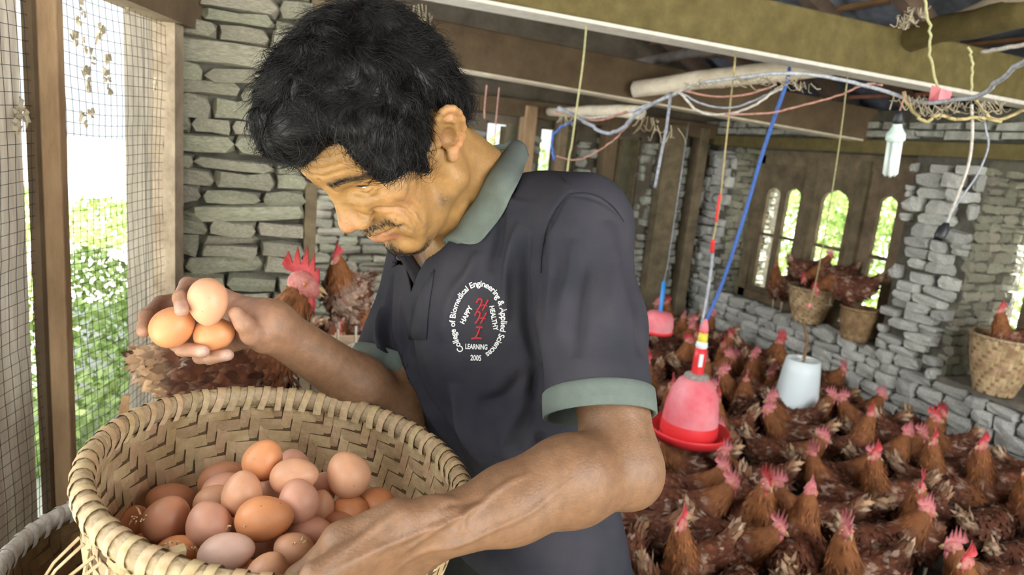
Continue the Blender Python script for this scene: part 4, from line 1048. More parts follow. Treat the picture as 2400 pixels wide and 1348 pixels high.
# ================================================================== WOVEN BASKETS AND EGGS
m_bam = objrand(mat('bamboo_splint', (.30, .185, .085), rough=.62, col2=(.58, .42, .24), scale=16, bump=.35, bscale=90, stretch=(1, 1, 1)), .16, .012)
m_bam_d = mat('bamboo_underlay', (.10, .055, .022), rough=.9)
m_rim = mat('bamboo_rim', (.27, .19, .10), rough=.6, col2=(.46, .35, .20), scale=40, bump=.4, bscale=120)
m_wrap = objrand(mat('cane_wrap', (.33, .22, .10), rough=.5, col2=(.60, .46, .27), scale=30, bump=.2), .15, .01)
m_old = objrand(mat('old_bamboo', (.17, .095, .04), rough=.8, col2=(.30, .19, .09), scale=20, bump=.4, bscale=60), .2, .01)
m_oldw = objrand(mat('bleached_cane', (.45, .42, .37), rough=.9, col2=(.72, .69, .64), scale=30, bump=.4, bscale=60), .12, .01)
def basket(name, c, nrm, r_rim, r_base, depth, label, cat_='basket', nv=84, nh=12, rt=.0115, wraps=62, ms=m_bam, mr=m_rim, mw=m_wrap, seed=1, group=None, spin=0.0, joined=False, bulge=.012, under=m_bam_d):
    random.seed(seed); nrm = np.array(nrm, float); nrm /= np.linalg.norm(nrm)
    a = np.cross([0, 1., 0], nrm); a /= np.linalg.norm(a); b_ = np.cross(nrm, a); M = np.stack([a, b_, nrm], 1)
    t = empty(name, c, label, cat_, group); t.rotation_euler = Matrix(M.tolist()).to_euler()
    def surf(th, s, off=0.0):
        s = max(s, 0.0)
        r = r_rim+(r_base-r_rim)*s**1.25+bulge*math.sin(math.pi*s); z = -depth*s
        dr = ((r_base-r_rim)*1.25*s**.25+bulge*math.pi*math.cos(math.pi*s)); L = math.hypot(dr, depth); nx, nz = depth/L, dr/L
        return np.array([(r+off*nx)*math.cos(th), (r+off*nx)*math.sin(th), z+off*nz])
    per = 2*math.pi*r_rim/nv; slen = math.hypot(depth, r_rim-r_base); sh = 1/nh
    lay = .0011 if r_rim > .12 else .0014
    big = MB() if joined else None
    def ribbon(th_s, width, vert, nm, mt):
        V = []; F = []
        for i, (th, s, up) in enumerate(th_s):
            for w in (-.5, .5):
                q = surf(th+(w*width/per*2*math.pi/nv if vert else 0), s+(0 if vert else w*width), up)
                V.append(q)
            for w in (.5, -.5):
                q = surf(th+(w*width/per*2*math.pi/nv if vert else 0), s+(0 if vert else w*width), up-.0007); V.append(q)
        n = len(th_s)
        for i in range(n-1):
            k = i*4
            for j in range(4): F.append((k+j, k+(j+1) % 4, k+4+(j+1) % 4, k+4+j))
        if big is not None: big.add(V, F)
        else: MB().add(V, F).build(nm, mt, t, False)
    for j in range(nv):
        th = 2*math.pi*j/nv; pts = []
        for k in range(nh+1):
            up = lay if ((j+k) % 4) < 2 else -lay
            pts.append((th+random.uniform(-.003, .003), min(1.0, k*sh), up))
        ribbon(pts, per*.93*random.uniform(.9, 1.0), True, 'upright_splint', ms)
    for k in range(nh):
        pts = []; s = (k+.5)*sh
        for j in range(nv+1):
            up = -lay if ((j+k) % 4) < 2 else lay
            pts.append((2*math.pi*j/nv, s+.006*noise.noise(Vector((j*.3, k*3.1, seed))), up))
        ribbon(pts, sh*.92, False, 'ring_splint', ms)
    if big is not None: o = big.build('weave', ms, t, False)
    # floor of the basket and a thin dark underlay
    b = MB(); prof = [(surf(0, s)[0], surf(0, s)[2]) for s in np.linspace(.02, 1, 10)]+[(r_base*.5, -depth-.004), (.0005, -depth-.003)]
    b.lathe(prof, nv); b.build('basket_floor', under, t, True)
    # rim hoop and wraps
    b = MB(); n = 96; V = []; m = 8
    for i in range(n):
        th = 2*math.pi*i/n
        for k in range(m):
            q = 2*math.pi*k/m; V.append(((r_rim+rt*.75*math.cos(q)+.002)*math.cos(th), (r_rim+rt*.75*math.cos(q)+.002)*math.sin(th), rt*1.05*math.sin(q)-.002))
    F = [(i*m+k, i*m+(k+1) % m, ((i+1) % n)*m+(k+1) % m, ((i+1) % n)*m+k) for i in range(n) for k in range(m)]
    b.add(V, F); b.build('rim', mr, t, True)
    V = []; F = []; n = 14; wd = .0088*(r_rim/.19)**.5
    for i in range(n+1):
        q = -1.9+ (2*math.pi*.93)*i/n; tilt = (i/n-.5)*.010
        for w in (-.5, 0, .5):
            rr = rt*.75+.0012+(.0008 if w == 0 else 0); 
            V.append((rt*0+rr*math.cos(q)+.002, w*wd+tilt, (rt*1.05+.0012)*math.sin(q)-.002-(.004 if q < -1.2 or q > 3.6 else 0)))
    for i in range(n):
        for k in range(2): F.append((i*3+k, i*3+k+1, (i+1)*3+k+1, (i+1)*3+k))
    wm = bpy.data.meshes.new('rim_wrap'); wm.from_pydata(V, [], F); wm.materials.append(mw)
    for p in wm.polygons: p.use_smooth = True
    jo = MB() if joined else None
    for i in range(wraps):
        th = 2*math.pi*(i+random.uniform(-.12, .12))/wraps+spin
        Mx = Matrix.Rotation(th, 4, 'Z') @ Matrix.Translation((r_rim, 0, 0)) @ Matrix.Rotation(random.uniform(-.12, .12), 4, 'X')
        if joined: jo.add([Mx @ Vector(v) for v in V], F)
        else:
            o = bpy.data.objects.new('rim_wrap', wm); C.objects.link(o); o.parent = t; o.matrix_local = Mx @ Matrix.Diagonal((1, random.uniform(.8, 1.2), 1, 1))
    if joined: jo.build('rim_wraps', mw, t, True)
    return t, M, surf
BC = np.array([.068, .678, 1.076]); BNm = np.array([.121, -.058, 1.0])
bask, BM, bsurf = basket('egg_basket', BC, BNm, .181, .125, .195, 'large round woven bamboo basket with wrapped rim, full of brown eggs', nv=88, nh=13, wraps=64, rt=.0125)
def bloc(p): return (np.array(p)-BC) @ BM     # world -> basket
def bw(q): return BM @ np.array(q)+BC
# straight peg and dark sliver standing in the rim, frayed ends outside
b = MB(); p = bloc(at(414, 1318, .585)); b.box(p, (.012, .009, .028), M=np.array(Matrix.Rotation(.3, 3, 'Z')), jit=.001); b.build('bamboo_peg', m_wrap, bask, False, .001)
b = MB(); p = bloc(at(292, 950, .86)); b.box(p, (.012, .004, .028), jit=.001, taper=.6); b.build('rim_sliver', m_old, bask)
b = MB(); p0, p1 = bloc(at(862, 1010, .855)), bloc(at(838, 1040, .85)); random.seed(4)
for k in range(7):
    th = math.radians(205+k*3.0); p = np.array([.19*math.cos(th), .19*math.sin(th), -.02]); e = p*[1.06, 1.06, 1]+np.array([random.uniform(-.03, .01), random.uniform(-.01, .01), -random.uniform(.03, .09)])
    b.tube([p, (p+e)/2+np.array([0, 0, .008]), e], [.0018, .0015, .0008], 4)
b.build('frayed_ends', m_wrap, bask)
# second, older basket below it on a stool
c2 = at(425, 1310, .90); n2 = np.array([.05, -.05, 1.0])
bask2, _, _ = basket('old_basket', c2, n2, .200, .150, .30, 'older weathered basket with a bleached crumbling rim, under the egg basket at left', nv=72, nh=16, wraps=58, rt=.0125, ms=m_old, mr=m_oldw, mw=m_oldw, seed=5, bulge=.006)
stool = empty('wooden_stool', (c2[0], c2[1], 0), 'low wooden stool carrying the old basket', 'stool')
zs_ = c2[2]-.305
b = MB(); b.lathe([(.001, zs_), (.19, zs_), (.19, zs_-.035), (.001, zs_-.035)], 24); b.build('seat', m_wood, stool)
for k in range(4):
    an = math.pi/4+k*math.pi/2; b = MB(); b.tube([(.12*math.cos(an), .12*math.sin(an), zs_-.03), (.15*math.cos(an), .15*math.sin(an), 0.0)], .018, 8); b.build('leg', m_wood, stool)
# ---- eggs
def egg_mesh(n=28, m=18):
    V = []; F = []
    for i in range(m+1):
        t = math.pi*i/m; z = math.cos(t); r = math.sin(t)*(1-.13*z-.03*z*z)
        for k in range(n): V.append((r*math.cos(2*math.pi*k/n)*.5, r*math.sin(2*math.pi*k/n)*.5, z*.5*1.0))
    for i in range(m):
        for k in range(n): F.append((i*n+k, i*n+(k+1) % n, (i+1)*n+(k+1) % n, (i+1)*n+k))
    return V, F
def mat_egg():
    m = bpy.data.materials.new('eggshell'); m.use_nodes = True; N = m.node_tree.nodes; L = m.node_tree.links; b = N['Principled BSDF']
    oc = N.new('ShaderNodeObjectInfo'); tc = N.new('ShaderNodeTexCoord')
    ad = N.new('ShaderNodeVectorMath'); ad.operation = 'ADD'; L.new(tc.outputs['Object'], ad.inputs[0])
    cm = N.new('ShaderNodeCombineXYZ'); ml = N.new('ShaderNodeMath'); ml.operation = 'MULTIPLY'; ml.inputs[1].default_value = 37; L.new(oc.outputs['Random'], ml.inputs[0]); L.new(ml.outputs[0], cm.inputs[0]); L.new(cm.outputs[0], ad.inputs[1])
    n1 = N.new('ShaderNodeTexNoise'); n1.inputs['Scale'].default_value = 2.2; n1.inputs['Detail'].default_value = 4; L.new(ad.outputs[0], n1.inputs['Vector'])
    r1 = N.new('ShaderNodeMapRange'); r1.inputs[1].default_value = .3; r1.inputs[2].default_value = .7; r1.inputs[3].default_value = .90; r1.inputs[4].default_value = 1.10; L.new(n1.outputs['Fac'], r1.inputs[0])
    hs = N.new('ShaderNodeHueSaturation'); L.new(oc.outputs['Color'], hs.inputs['Color']); L.new(r1.outputs[0], hs.inputs['Value'])
    vo = N.new('ShaderNodeTexVoronoi'); vo.inputs['Scale'].default_value = 5.5; L.new(ad.outputs[0], vo.inputs['Vector'])
    lt = N.new('ShaderNodeMath'); lt.operation = 'LESS_THAN'; lt.inputs[1].default_value = .075; L.new(vo.outputs['Distance'], lt.inputs[0])
    n2 = N.new('ShaderNodeTexNoise'); n2.inputs['Scale'].default_value = 1.6; L.new(ad.outputs[0], n2.inputs['Vector'])
    g2 = N.new('ShaderNodeMath'); g2.operation = 'GREATER_THAN'; g2.inputs[1].default_value = .56; L.new(n2.outputs['Fac'], g2.inputs[0])
    mu = N.new('ShaderNodeMath'); mu.operation = 'MULTIPLY'; L.new(lt.outputs[0], mu.inputs[0]); L.new(g2.outputs[0], mu.inputs[1]); mk = N.new('ShaderNodeMath'); mk.operation = 'MULTIPLY'; mk.inputs[1].default_value = .75; L.new(mu.outputs[0], mk.inputs[0])
    mx = N.new('ShaderNodeMix'); mx.data_type = 'RGBA'; L.new(mk.outputs[0], mx.inputs[0]); L.new(hs.outputs[0], mx.inputs[6]); mx.inputs[7].default_value = (.10, .055, .03, 1)
    L.new(mx.outputs[2], b.inputs['Base Color']); b.inputs['Roughness'].default_value = .42; b.inputs['Specular IOR Level'].default_value = .35
    b.inputs['Subsurface Weight'].default_value = .10; b.inputs['Subsurface Radius'].default_value = (.01, .005, .003)
    nb_ = N.new('ShaderNodeTexNoise'); nb_.inputs['Scale'].default_value = 60; L.new(ad.outputs[0], nb_.inputs['Vector']); bp = N.new('ShaderNodeBump'); bp.inputs['Strength'].default_value = .06; L.new(nb_.outputs['Fac'], bp.inputs['Height']); L.new(bp.outputs[0], b.inputs['Normal'])
    return m
m_egg = mat_egg(); EV, EF = egg_mesh(); em = bpy.data.meshes.new('egg'); em.from_pydata(EV, [], EF); em.materials.append(m_egg)
for p in em.polygons: p.use_smooth = True
def egg(px, py, dep, wpx, ratio, ang, col, label, group, lean=0.0):
    """short diameter wpx in photo pixels, long axis at image angle ang (deg, 90 = up, blunt end first), lean = out of plane"""
    c = at(px, py, dep); w = wpx*dep/FPX; o = bpy.data.objects.new('egg', em); C.objects.link(o)
    an = math.radians(ang); le = math.radians(lean); axc = np.array([math.cos(an)*math.cos(le), math.sin(an)*math.cos(le), math.sin(le)])
    ax = R @ axc; o.rotation_euler = Vector(ax).to_track_quat('Z', 'Y').to_euler(); o.location = c; o.scale = (w, w, w*ratio); o.color = (*col, 1)
    tag(o, label, 'egg', group); return o
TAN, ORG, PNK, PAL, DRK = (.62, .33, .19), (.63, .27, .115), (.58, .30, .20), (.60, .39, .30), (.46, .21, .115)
GH, GB = 'eggs held in the raised hand', 'eggs in the woven basket'
egg(487, 708, .755, 89, 1.28, -88, TAN, 'pinkish brown egg standing on end, topmost of three in the raised hand', GH)
egg(405, 765, .768, 92, 1.18, 40, ORG, 'orange-brown egg with a dark smudge, leftmost of three in the hand', GH)
egg(503, 784, .785, 82, 1.15, 15, ORG, 'small orange egg in the palm below the upright egg in the hand', GH)
EG = [(617, 1078, .70, 90, 1.10, 60, ORG, 'orange egg with a tiny pimple, highest at the back of the heap'),
      (689, 1088, .765, 66, 1.15, -20, PNK, 'small pink egg half hidden behind the highest orange egg'),
      (690, 1117, .685, 86, 1.32, 8, TAN, 'pale oval egg lying sideways just below the highest eggs'),
      (816, 1112, .715, 98, 1.14, 120, TAN, 'speckled tan egg alone against the right wall of the basket'),
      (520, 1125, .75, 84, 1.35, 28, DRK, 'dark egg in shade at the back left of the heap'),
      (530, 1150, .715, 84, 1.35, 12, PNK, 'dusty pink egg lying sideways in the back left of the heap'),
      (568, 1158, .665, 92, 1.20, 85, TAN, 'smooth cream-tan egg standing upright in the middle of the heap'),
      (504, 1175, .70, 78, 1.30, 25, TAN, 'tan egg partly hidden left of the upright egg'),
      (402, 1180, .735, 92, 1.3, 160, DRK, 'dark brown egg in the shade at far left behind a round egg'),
      (754, 1145, .735, 72, 1.12, 60, PNK, 'pinkish egg behind and right of the pale oval egg'),
      (700, 1175, .665, 94, 1.12, 100, PNK, 'rosy egg right of centre under the pale oval egg'),
      (748, 1192, .705, 72, 1.25, 75, TAN, 'tan egg tucked right behind the rosy egg'),
      (620, 1216, .635, 104, 1.30, 5, ORG, 'large glossy orange egg lying sideways in the centre of the heap'),
      (489, 1230, .635, 102, 1.10, 110, PNK, 'round pink-tan egg left of the large orange egg'),
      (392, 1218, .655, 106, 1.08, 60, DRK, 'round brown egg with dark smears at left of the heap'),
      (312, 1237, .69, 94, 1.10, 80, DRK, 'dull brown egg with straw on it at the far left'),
      (531, 1296, .59, 92, 1.46, 12, PAL, 'pale lilac egg at the front of the heap'),
      (415, 1300, .622, 88, 1.25, 20, ORG, 'orange egg with straw stuck on it, beside the bamboo peg'),
      (822, 1198, .715, 74, 1.18, 150, ORG, 'orange egg next to the wrist, right of the tan egg'),
      (880, 1180, .735, 76, 1.18, 170, ORG, 'small orange egg farthest right against the basket wall'),
      (688, 1292, .625, 86, 1.12, 150, TAN, 'speckled tan egg in front beside the back of the hand'),
      (724, 1252, .665, 84, 1.35, 10, PNK, 'pinkish egg lying above the hand'),
      (628, 1346, .58, 96, 1.12, 60, TAN, 'cream-tan egg cut by the bottom edge in front'),
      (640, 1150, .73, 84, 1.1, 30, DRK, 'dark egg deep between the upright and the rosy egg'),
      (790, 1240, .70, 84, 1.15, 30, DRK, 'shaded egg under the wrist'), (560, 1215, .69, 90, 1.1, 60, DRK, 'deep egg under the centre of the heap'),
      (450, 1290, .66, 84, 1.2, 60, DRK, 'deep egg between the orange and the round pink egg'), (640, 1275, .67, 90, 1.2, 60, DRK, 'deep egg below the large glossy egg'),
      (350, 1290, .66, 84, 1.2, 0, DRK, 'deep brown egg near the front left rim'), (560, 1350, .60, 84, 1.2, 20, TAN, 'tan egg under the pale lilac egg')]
for e in EG: egg(*e, GB, lean=0)
b = MB(); b.tube([0, 0, 0], [0, 0], 3) if False else None
pim = MB(); pc = at(629, 1041, .668); pim.lathe([(.0001, .0022), (.0012, .0012), (.0016, 0)], 8, c=pc) if False else None
# straw bits and a torn splint lying on the eggs
m_straw = mat('straw', (.55, .40, .20), rough=.7, var=.2)
random.seed(8); b = MB()
for cx_, cy_, dp, n, rr in ((425, 1283, .585, 16, 36), (335, 1215, .63, 9, 26), (560, 1240, .60, 2, 20), (700, 1270, .60, 3, 10)):
    for _ in range(n):
        x, y = cx_+random.uniform(-rr, rr), cy_+random.uniform(-rr*.5, rr*.5); an = random.uniform(0, 6.28); l = random.uniform(7, 22)
        p = at(x, y, dp+.008); q = at(x+l*math.cos(an), y+l*math.sin(an), dp+.012); b.tube([p, (p+q)/2+np.array([0, 0, .002]), q], [.0009, .0008, .0004], 4)
tag(b.build('straw', m_straw), 'bits of chopped straw scattered on the left eggs', 'straw', kind='stuff')
b = MB(); q = [at(262, 1218, .69), at(318, 1160, .70), at(308, 1172, .69), at(272, 1228, .67)]; b.add(q+[p+np.array([0, 0, -.0012]) for p in q], [(0, 1, 2, 3), (7, 6, 5, 4), (0, 4, 5, 1), (1, 5, 6, 2), (2, 6, 7, 3), (3, 7, 4, 0)])
tag(b.build('bamboo_splinter', m_wrap), 'pale broad bamboo splinter leaning at the left inside the basket', 'splinter')
# ================================================================== HENS
m_plume = mat('plumage', (.85, .85, .85), rough=.75, var=.18, scale=40, attr='Col', spec=.25)
m_face = mat('red_face', (.40, .10, .085), rough=.6, col2=(.62, .26, .22), scale=70, bump=.3, bscale=300)
m_comb = mat('red_comb', (.50, .04, .045), rough=.5, col2=(.62, .09, .10), scale=60, sss=.15, bump=.3, bscale=300)
m_combp = mat('pink_comb', (.56, .13, .14), rough=.55, col2=(.66, .27, .28), scale=60, sss=.15, bump=.3, bscale=300)
m_beak = mat('horn_beak', (.42, .28, .13), rough=.5); m_leg = mat('pale_scaled_leg', (.62, .55, .42), rough=.6, var=.15, scale=90, bump=.3, bscale=300)
m_heye = mat('hen_eye', (.55, .22, .05), rough=.2)
def hen_geometry(neck, seed, nf=800, body_pitch=0.0, detail=.0060, cream=.25, dark=1.0, lshape=1.0, tail_up=1.0, tailL=.044, rear0=.5):
    """neck: list of (x, z, r) from shoulders to head; returns dict of meshes' data. origin = floor under the body, forward +x"""
    r_ = np.random.default_rng(seed); G = Field((-.30, -.14, .05), (.34, .14, .56), detail)
    cp, sp_ = math.cos(body_pitch), math.sin(body_pitch)
    def P(x, y, z): # pitch about the hip
        zz = z-.21; return np.array([x*cp-zz*sp_, y, .21+x*sp_+zz*cp])
    rot = np.array([[cp, 0, -sp_], [0, 1, 0], [sp_, 0, cp]])
    G.ell(P(0, 0, .205), (.125, .082, .082), 0, Rm=rot); G.ell(P(.065, 0, .205), (.080, .074, .080), .03, Rm=rot); G.ell(P(-.07, 0, .225), (.09, .060, .062), .03, Rm=rot)
    G.cone(P(-.10, 0, .24), P(-.175, 0, .30*tail_up), .045, .020, .03)
    for s in (1, -1): G.cone(P(.0, s*.045, .17), P(.005, s*.045, .105), .040, .018, .02); G.ell(P(.0, s*.066, .215), (.095, .022, .052), .012, Rm=rot)
    pts = [P(.075, 0, .235)]+[np.array([x, 0, z]) for x, z, q in neck]; rs = [.062]+[q for x, z, q in neck]
    G.chain(pts, rs, .02)
    hd = pts[-1]; dv = pts[-1]-pts[-2]; hx = np.array([1., 0, -.12]) if len(neck) < 9 else dv
    V, F = G.mesh(); V = smooth_mesh(V, F, 2); N = vnormals(V, F)
    # ground colours by place
    def colour(Q):
        x, z = Q[:, 0], Q[:, 2]; base = np.tile([[.135, .044, .021]], (len(Q), 1)); g = np.array([noise.noise(Vector(q*14)) for q in Q]); g2 = np.array([noise.noise(Vector(q*45+Vector((3, 1, 2))) if False else Vector(q*45)) for q in Q])
        dneck, tn = seg_dist(Q, pts); nk = np.clip((.062-dneck+.02)/.03, 0, 1)*np.clip(tn*3, 0, 1)
        base = base*(1+.5*g[:, None]); base = base+(np.array([.29, .108, .034])-base)*(nk*.8)[:, None]
        rear = np.clip((-(.12 if rear0 < .9 else .085)-x)/.05, 0, 1)*np.clip(rear0+g*2, 0, 1); base = base+(np.array([.60, .38, .21])-base)*(rear*.8)[:, None]
        pale = np.clip((g2+g*.6-.42+cream*.5)*4, 0, 1)*(1-nk); base = base+(np.array([.55, .42, .32])-base)*(pale*.5)[:, None]

        return np.clip(base*dark, .004, 1)
    colV = colour(V)
    # feathers
    idx = r_.choice(len(V), nf, replace=False); q = V[idx]; n = N[idx]; d, t = seg_dist(q, pts); isn = (d < .07) & (t > .15)
    back = np.tile([[-1., 0, -.18]], (nf, 1)); dn = np.array([pts[0]-pts[-1]]); dn = dn/np.linalg.norm(dn); back[isn] = dn+np.array([[-.2, 0, -.35]])
    tailm = (q[:, 0] < -.12); back[tailm] = np.array([-.75, 0, .45 if tail_up > .9 else -.25]) 
    tang = back-n*(back*n).sum(1)[:, None]; tang += r_.normal(size=(nf, 3))*.22; tang /= np.linalg.norm(tang, axis=1, keepdims=True)
    L = np.where(isn, .026, .030)*r_.uniform(.7, 1.3, nf); L = np.where(tailm, tailL, L); Wd = np.where(isn, .0075, .0145)*r_.uniform(.7, 1.2, nf)
    hdm = np.linalg.norm(q-hd, axis=1) < .038; L = np.where(hdm, .008, L); Wd = np.where(hdm, .004, Wd)
    w = np.cross(tang, n); w /= np.linalg.norm(w, axis=1, keepdims=True)
    lift = n*(L*r_.uniform(.04, .20, nf))[:, None]
    p0 = q+n*.0008; p1 = q+tang*(L*.5)[:, None]+lift*.55; p2 = q+tang*L[:, None]+lift*.75
    FV = np.stack([p0-w*(Wd*.35)[:, None], p0+w*(Wd*.35)[:, None], p1-w*(Wd*.55)[:, None]-n*.001, p1+w*(Wd*.55)[:, None]-n*.001, p1+n*.0012, p2], 1).reshape(-1, 3)
    b = (np.arange(nf)*6)[:, None]; FF = np.concatenate([b+np.array([[0, 4, 2, 2]]), b+np.array([[0, 1, 4, 4]]), b+np.array([[1, 3, 4, 4]]), b+np.array([[2, 4, 5, 5]]), b+np.array([[4, 3, 5, 5]])])[:, :3]
    fc = np.repeat(colour(q)*r_.uniform(.62, 1.5, nf)[:, None], 6, 0); tip = fc.copy(); k6 = np.arange(nf)*6+5; tipc = fc[k6]*.6+np.array([.50, .33, .20])*.35*(r_.random(nf) < .5)[:, None]; fc[k6] = tipc
    allV = np.vstack([V, FV]); allF = [tuple(f) for f in F.tolist()]+[tuple(f) for f in (FF+len(V)).tolist()]; col = np.vstack([colV, np.clip(fc, .004, 1)])
    return dict(V=allV, F=allF, col=col, pts=pts, P=P)
def hen_meshes(tagn, neck, seed, head_yaw=0.0, head_pitch=0.0, comb_h=.030, pink=False, hs=1.06, **kw):
    g = hen_geometry(neck, seed, **kw); me = mesh_np('plumage', g['V'], g['F']); set_color(me, g['col']); me.materials.append(m_plume)
    me.polygons.foreach_set('use_smooth', np.ones(len(me.polygons), dtype=bool))
    hd = g['pts'][-1]; HM = np.array(Matrix.Rotation(head_yaw, 3, 'Z') @ Matrix.Rotation(head_pitch, 3, 'Y'))
    h = lambda x, y, z: hd+HM @ (np.array([x, y, z])*hs); out = [('plumage', me, None)]
    mc = m_combp if pink else m_comb
    def mk(name, V, F, m, sm=True):
        e = bpy.data.meshes.new(name); e.from_pydata([tuple(map(float, v)) for v in V], [], F); e.materials.append(m)
        if sm:
            for p in e.polygons: p.use_smooth = True
        out.append((name, e, None))
    # red face with a skull of its own
    Gh = Field(hd-.07, hd+.07, .0030)
    Gh.ell(h(.004, 0, .0), (.026*hs, .0175*hs, .0185*hs), 0, Rm=HM); Gh.ell(h(.020, 0, -.004), (.015*hs, .0115*hs, .0115*hs), .008, Rm=HM)
    for s in (1, -1): Gh.ell(h(.006, s*.0165, -.013), (.006, .0035, .010), .002, Rm=HM)
    fv, ff = Gh.mesh(); mk('face', fv, ff.tolist(), m_face)
    # comb: serrated blade
    prof = [(-.026, .014), (-.034, .020), (-.024, .030+comb_h*.55), (-.016, .024), (-.010, .034+comb_h*.85), (-.003, .025), (.004, .034+comb_h), (.010, .024), (.016, .030+comb_h*.75), (.021, .020), (.027, .020+comb_h*.35), (.031, .006), (.020, .006), (.0, .012)]
    n = len(prof); V = []
    for s in (.0026, -.0026):
        for x, z in prof: V.append(h(x, s*(1 if z < .024 else .6)+(.010*math.sin(x*55)*max(0, z-.02)/.03), z))
    F = [tuple([i, (i+1) % n, n+(i+1) % n, n+i]) for i in range(n)]
    tri = [(13, 0, 1), (13, 1, 3), (1, 2, 3), (13, 3, 5), (3, 4, 5), (13, 5, 12), (5, 7, 12), (5, 6, 7), (7, 9, 12), (7, 8, 9), (9, 11, 12), (9, 10, 11)]
    F += tri+[tuple(n+i for i in reversed(t)) for t in tri]; mk('comb', V, F, mc)
    b = MB()
    for s in (1, -1):
        b.lathe([(.0003, .004), (.0035, .001), (.0062, -.009), (.0075, -.017), (.0055, -.024), (.0003, -.027)], 10, HM @ np.diag([1, .45, 1])*hs, h(.020, s*.0065, -.010))
    mk('wattles', b.v, b.f, mc)
    b = MB(); b.tube([h(.026, 0, .001), h(.036, 0, -.001), h(.046, 0, -.006)], [.0068, .0052, .0010], 8); b.tube([h(.026, 0, -.006), h(.034, 0, -.008), h(.041, 0, -.010)], [.0045, .0032, .0008], 8); mk('beak', b.v, b.f, m_beak)
    for s in (1, -1):
        b = MB(); b.lathe([(.0042*math.sin(t), .0042*math.cos(t)) for t in np.linspace(.05, 3.09, 7)], 10, c=h(.012, s*.0158, .004)); b.lathe([(.0022*math.sin(t), .0022*math.cos(t)) for t in np.linspace(.05, 3.09, 5)], 8, c=h(.0125, s*.0190, .004)); mk('eye', b.v, b.f, m_heye)
    for s in (1, -1):
        b = MB(); k_ = np.array([.005, s*.045, .115]); b.tube([k_, (.0, s*.045, .06), (-.004, s*.045, .012)], [.0095, .0062, .0062], 8)
        for dx, dy in ((.050, 0), (.040, .024), (.040, -.024), (-.028, .0)): b.tube([(-.004, s*.045, .012), (-.004+dx*.6, s*.045+dy*.6, .008), (-.004+dx, s*.045+dy, .004)], [.006, .0045, .0025], 6)
        mk('leg', b.v, b.f, m_leg)
    return out
NK_up = [(.105, .300, .044), (.118, .350, .029), (.122, .388, .0165)]
NK_mid = [(.125, .270, .046), (.153, .308, .030), (.165, .342, .0165)]
NK_low = [(.135, .225, .046), (.180, .205, .030), (.213, .168, .0165)]
NK_back = [(.085, .300, .045), (.080, .350, .030), (.088, .382, .0165)]
HK = {'up': hen_meshes('up', NK_up, 11, .25, 0.05, cream=.15), 'mid': hen_meshes('mid', NK_mid, 12, -.3, .1, cream=.3, dark=.9, pink=True), 'low': hen_meshes('low', NK_low, 13, .1, .75, cream=.35, dark=.85),
      'back': hen_meshes('back', NK_back, 14, -.5, 0, cream=.1, body_pitch=.18, comb_h=.022, pink=True), 'look': hen_meshes('look', NK_up, 15, 1.2, .05, cream=.45, dark=.95, comb_h=.026, pink=True)}
HEAD = {'up': (.122, .392), 'mid': (.165, .345), 'low': (.215, .165), 'back': (.090, .385), 'look': (.122, .392)}
CRIGHT = np.array([.9203, -.3791]); CTOW = np.array([-.3910, -.8991])
def place_hen(kind, x, y, z, yaw, label, group, sc=1.0, roll=0.0, sx=.88, sz=1.04):
    t = bpy.data.objects.new('hen', None); C.objects.link(t); t.empty_display_size = .05
    t.location = (x, y, z); t.rotation_euler = (roll, 0, yaw); t.scale = (sc*sx, sc*.90, sc*sz); tag(t, label, 'hen', group)
    for nm, me, _ in HK[kind]:
        o = bpy.data.objects.new(nm, me); C.objects.link(o); o.parent = t
    return t
def yaw_of(f):
    """facing: degrees, 0 = image right, 90 = away, 180 = image left, 270 = toward the camera"""
    a = math.radians(f); v = CRIGHT*math.cos(a)-CTOW*math.sin(a); return math.atan2(v[1], v[0])
